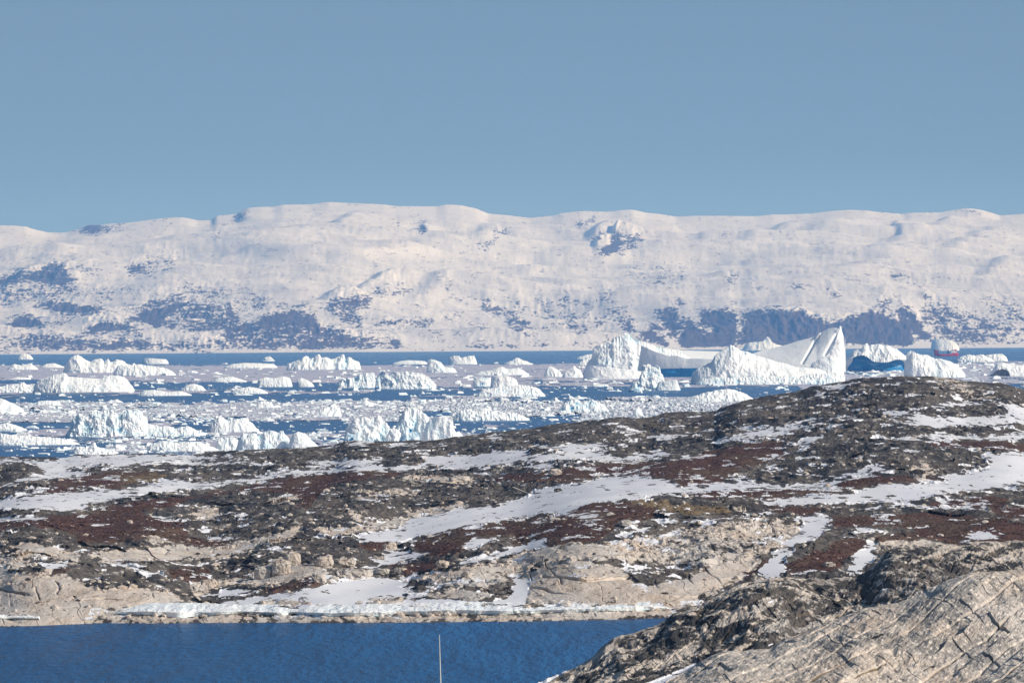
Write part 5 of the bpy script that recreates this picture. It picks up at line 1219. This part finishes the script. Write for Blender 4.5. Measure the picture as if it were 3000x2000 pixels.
def boulder(px, py, w, h, label, L=None, pale=.8, sd=0):
    L = L or MID
    p = visible_point(L, px, py)
    k = p[1] / F
    V = ICO.copy()
    r = 1 + .22 * fbm(V[:, 0] * 1.3 + sd, V[:, 1] * 1.3, V[:, 2] * 1.3, 3, 500 + sd) + .10 * ridged(V[:, 0] * 2.2, V[:, 1] * 2.2 + sd, V[:, 2] * 2.2, 2, 520 + sd)
    V = np.sign(V) * np.abs(V) ** .68 * r[:, None]
    V = V * np.array((w * k / 2, w * k / 2 * 1.1, h * k * .52))
    org = np.array([p[0], p[1] + w * k * .2, p[2] + h * k * .30])
    n = len(V)
    topl = np.clip(V[:, 2] / (h * k * .52), 0, 1)
    cov = np.stack([np.zeros(n), np.zeros(n), np.clip(pale - .55 * topl, 0, 1), np.ones(n)], -1)
    o = new_mesh('boulder', V, ICOF, M_GROUND, {'cover': cov, 'grass': np.zeros(n), 'relief': np.zeros(n)})
    o.location = org
    tag(o, label, 'boulder', 'boulders lying on the headland')
for i, (x, y, w, h, pl, lb) in enumerate((
 (1042,1690,86,34,.75,'large long pale boulder at the top of the snow apron'), (1118,1682,46,22,.8,'low rounded boulder right of the large long boulder on the apron'),
 (1172,1676,34,24,.7,'round pale boulder third in the row above the snow apron'), (1296,1662,36,24,1.,'tan block half hidden by dark heath right of the boulder row'),
 (1008,1655,60,30,.75,'dark-topped boulder just above the large long boulder'), (950,1662,52,40,.95,'tall pale block left of the boulder row'),
 (858,1655,46,46,.9,'upright pale block in the blocky outcrop above the left shore'), (822,1682,54,52,1.,'biggest pale block of the outcrop above the left shore'),
 (775,1695,56,46,1.,'squat tan block at the left end of the shore outcrop'), (1142,1610,38,24,.95,'tan boulder on the edge of the long middle snowfield'),
 (1834,1540,34,20,1.,'single pale boulder with a black shadow in the heath'), (2160,1498,46,28,.45,'grey boulder between two snow strips in the middle of the headland'),
 (1108,1638,34,20,.5,'dark small boulder below the tan one on the snow'), (935,1705,40,30,.9,'pale block with snow at its foot above the shore'),
 (380,1535,18,14,.95,'small pale stone block in the red heath at left'), (1290,1470+8,20,9,.5,'dark stone on the middle snowfield'),
 (1636,1440,22,12,.4,'flat dark stone lying on the snowfield, right'), (1625,1392,38,22,.95,'pale boulder beneath the snow bank in the upper middle'),
 (2520,1352,14,12,1.,'tiny bright stone on the right-hand hill slope'), (2690,1405,44,34,.6,'cracked grey boulder on the right-hand hill above the snow'),
 (1345,1410,60,20,1.,'pale blocky outcrop stone in the dark middle slope'), (612,1715,46,24,1.,'pale block just above the shore ice at left'),
 (2600,1610,30,16,.8,'light boulder beside the narrow snow tongue at right'), (2430,1660,34,16,.9,'pale low boulder below the heath at right'))):
    boulder(x, y, w, h, lb, None, pl, i * 3)

def stick(L, a, b, z, r, label):
    p, q = visible_point(L, *a), visible_point(L, *b)
    d = min(p[1], q[1]) - .3
    P, R = at(a[0], a[1], d), at(b[0], b[1], d)
    V, Q = tube([P, (P + R) / 2 + (0, 0, .02), R], [r, r, r * .6])
    o = new_mesh('stick', V - P, Q, M_STICK); o.location = P
    tag(o, label, 'stick')
M_STICK = paint('bleached_wood', (.62, .58, .52), .8, .3)
stick(NEAR, (2478, 1757), (2496, 1770), 0, .05, 'short bleached stick lying on the dark near rock')
stick(MID, (1502, 1426), (1546, 1444), 0, .09, 'thin bleached pole leaning on the dark slope above the snowfield')

# ------------------------------------------------------------------ loose stones and dwarf shrubs
def scatter_idx(L, n, w):
    w = np.clip(w, 0, None).ravel(); c = np.cumsum(w); 
    return np.searchsorted(c, rng.random(n) * c[-1])

def stones():
    sp = np.linalg.norm(np.gradient(MID.P, axis=0), axis=2)
    wt = (1 - MID.sn) * (.25 + MID.pl) * (1 - .93 * np.clip((MID.pl - .55) / .3, 0, 1)) * (1 - .7 * MID.he) * (MID.tau > .03) * (MID.tau < .93)
    I = scatter_idx(MID, 3600, wt)
    P = MID.P.reshape(-1, 3)[I]; M = len(P)
    V0, F0 = icosphere(1)
    sz = .10 + .55 * rng.random(M) ** 3
    V = V0[None] * (1 + rng.normal(0, .14, (M, len(V0), 1)))
    V = V * np.stack([sz * rng.uniform(.8, 1.6, M), sz, sz * rng.uniform(.5, 1.0, M)], -1)[:, None] + P[:, None] + (0, 0, .05)
    Q = (F0[None] + len(V0) * np.arange(M)[:, None, None]).reshape(-1, 3)
    n = len(V0)
    cov = np.zeros((M, n, 4)); cov[..., 2] = rng.uniform(.25, 1.0, M)[:, None]; cov[..., 3] = 1
    o = new_mesh('stones', V, Q, M_GROUND, {'cover': cov.reshape(-1, 4), 'grass': np.zeros(M * n), 'relief': np.zeros(M * n)})
    setting(o, 'stuff', 'loose pale and dark stones strewn over the headland', 'stones')
stones()

def shrubs():
    he = np.where(MID.he > .5, MID.he, .02) * (MID.sn < .35) * (MID.tau > .04) * (MID.tau < .96)
    I = scatter_idx(MID, 20000, he)
    P = MID.P.reshape(-1, 3)[I] + rng.normal(0, (.15, .6, .0), (len(I), 3)); M = len(P)
    h = rng.uniform(.03, .15, M); K = 3
    a = rng.uniform(0, 6.28, (M, K)); sp = rng.uniform(.1, .5, (M, K))
    tip = P[:, None] + np.stack([np.cos(a) * sp, np.sin(a) * sp, h[:, None] * rng.uniform(.6, 1.1, (M, K))], -1)
    side = np.stack([-np.sin(a), np.cos(a), 0 * a], -1) * rng.uniform(.04, .12, (M, K))[..., None]
    A = P[:, None] - side; B = P[:, None] + side
    V = np.stack([A, B, tip + side * .7, tip - side * .7], 2)
    Q = np.arange(M * K * 4).reshape(-1, 4)
    m = NT('dwarf_shrub')
    mat = m.bsdf(m.mix(m.noise(m.pos((.5, .2, .5)), 1, 3), (.045, .024, .021), (.115, .070, .055)), .9, None, .1)
    o = new_mesh('heath', V.reshape(-1, 3), Q, mat)
    setting(o, 'stuff', 'dark red-brown dwarf shrub heath covering hollows of the headland', 'heath')
shrubs()
# ------------------------------------------------------------------ sky, sun, haze, camera
sun_dir = Vector((math.sin(SUN_AZ) * math.cos(SUN_EL), -math.cos(SUN_AZ) * math.cos(SUN_EL), math.sin(SUN_EL)))
w = bpy.data.worlds.new('World'); scene.world = w; w.use_nodes = True
t = w.node_tree; t.nodes.clear()
tc = t.nodes.new('ShaderNodeTexCoord'); sep = t.nodes.new('ShaderNodeSeparateXYZ'); com = t.nodes.new('ShaderNodeCombineXYZ')
t.links.new(tc.outputs['Generated'], sep.inputs[0])
t.links.new(sep.outputs[0], com.inputs[0]); t.links.new(sep.outputs[1], com.inputs[1])
mz = t.nodes.new('ShaderNodeMath'); mz.operation = 'MULTIPLY_ADD'; mz.inputs[1].default_value = 1.0; mz.inputs[2].default_value = SKY_LIFT
mx = t.nodes.new('ShaderNodeMath'); mx.operation = 'MAXIMUM'; mx.inputs[1].default_value = 0.0
t.links.new(sep.outputs[2], mx.inputs[0]); t.links.new(mx.outputs[0], mz.inputs[0]); t.links.new(mz.outputs[0], com.inputs[2])
nm = t.nodes.new('ShaderNodeVectorMath'); nm.operation = 'NORMALIZE'; t.links.new(com.outputs[0], nm.inputs[0])
sky = t.nodes.new('ShaderNodeTexSky'); sky.sky_type = 'NISHITA'; sky.sun_disc = False
sky.sun_elevation = SUN_EL; sky.sun_rotation = math.pi - SUN_AZ
sky.altitude = 0; sky.air_density = 1.0; sky.dust_density = .6; sky.ozone_density = 1.2
t.links.new(nm.outputs[0], sky.inputs[0])
tint = t.nodes.new('ShaderNodeMix'); tint.data_type = 'RGBA'; tint.blend_type = 'MULTIPLY'; tint.inputs[0].default_value = 1
t.links.new(sky.outputs[0], tint.inputs[6]); tint.inputs[7].default_value = SKY_TINT
bg = t.nodes.new('ShaderNodeBackground'); bg.inputs[1].default_value = SKY_STRENGTH
wo = t.nodes.new('ShaderNodeOutputWorld')
t.links.new(tint.outputs[2], bg.inputs[0]); t.links.new(bg.outputs[0], wo.inputs[0])

sl = bpy.data.lights.new('sun', 'SUN'); sl.energy = SUN_ENERGY; sl.angle = math.radians(.5); sl.color = (1, .93, .84)
so = bpy.data.objects.new('sun', sl); COL.objects.link(so)
so.rotation_euler = sun_dir.to_track_quat('Z', 'Y').to_euler(); so.location = (300, -200, 400)

def haze():
    x0, x1, y0, y1, z0, z1 = -10500, 10500, -400, 36500, -20, 860
    V = [(x, y, z) for z in (z0, z1) for y in (y0, y1) for x in (x0, x1)]
    Q = [(0, 2, 3, 1), (4, 5, 7, 6), (0, 1, 5, 4), (1, 3, 7, 5), (3, 2, 6, 7), (2, 0, 4, 6)]
    m = bpy.data.materials.new('haze_air'); m.use_nodes = True
    nt = m.node_tree; nt.nodes.clear()
    pv = nt.nodes.new('ShaderNodeVolumePrincipled'); ou = nt.nodes.new('ShaderNodeOutputMaterial')
    pv.inputs['Color'].default_value = HAZE_COL; pv.inputs['Density'].default_value = HAZE_D
    pv.inputs['Absorption Color'].default_value = (1, 1, 1, 1)
    pv.inputs['Anisotropy'].default_value = 0.0
    nt.links.new(pv.outputs[0], ou.inputs['Volume'])
    o = new_mesh('haze', V, Q, m)
    return setting(o, 'stuff', 'thin blue haze lying over the fjord and mountains', 'haze')
haze()

cd = bpy.data.cameras.new('camera'); cd.sensor_width = 36; cd.sensor_fit = 'HORIZONTAL'
cd.lens = 36 * F / 3000; cd.clip_start = 1; cd.clip_end = 80000
co = bpy.data.objects.new('camera', cd); COL.objects.link(co)
right, up, back = Vector((CR, 0, -SR)), Vector((SR, 0, CR)), Vector((0, -1, 0))
mw = Matrix((right, up, back)).transposed().to_4x4(); mw.translation = (0, 0, CAM_H)
co.matrix_world = mw
scene.camera = co
scene.view_settings.view_transform = 'Standard'; scene.view_settings.look = 'None'
scene.view_settings.exposure = EXPOSURE; scene.view_settings.gamma = 1
scene.cycles.volume_bounces = 1
scene.cycles.max_bounces = 6
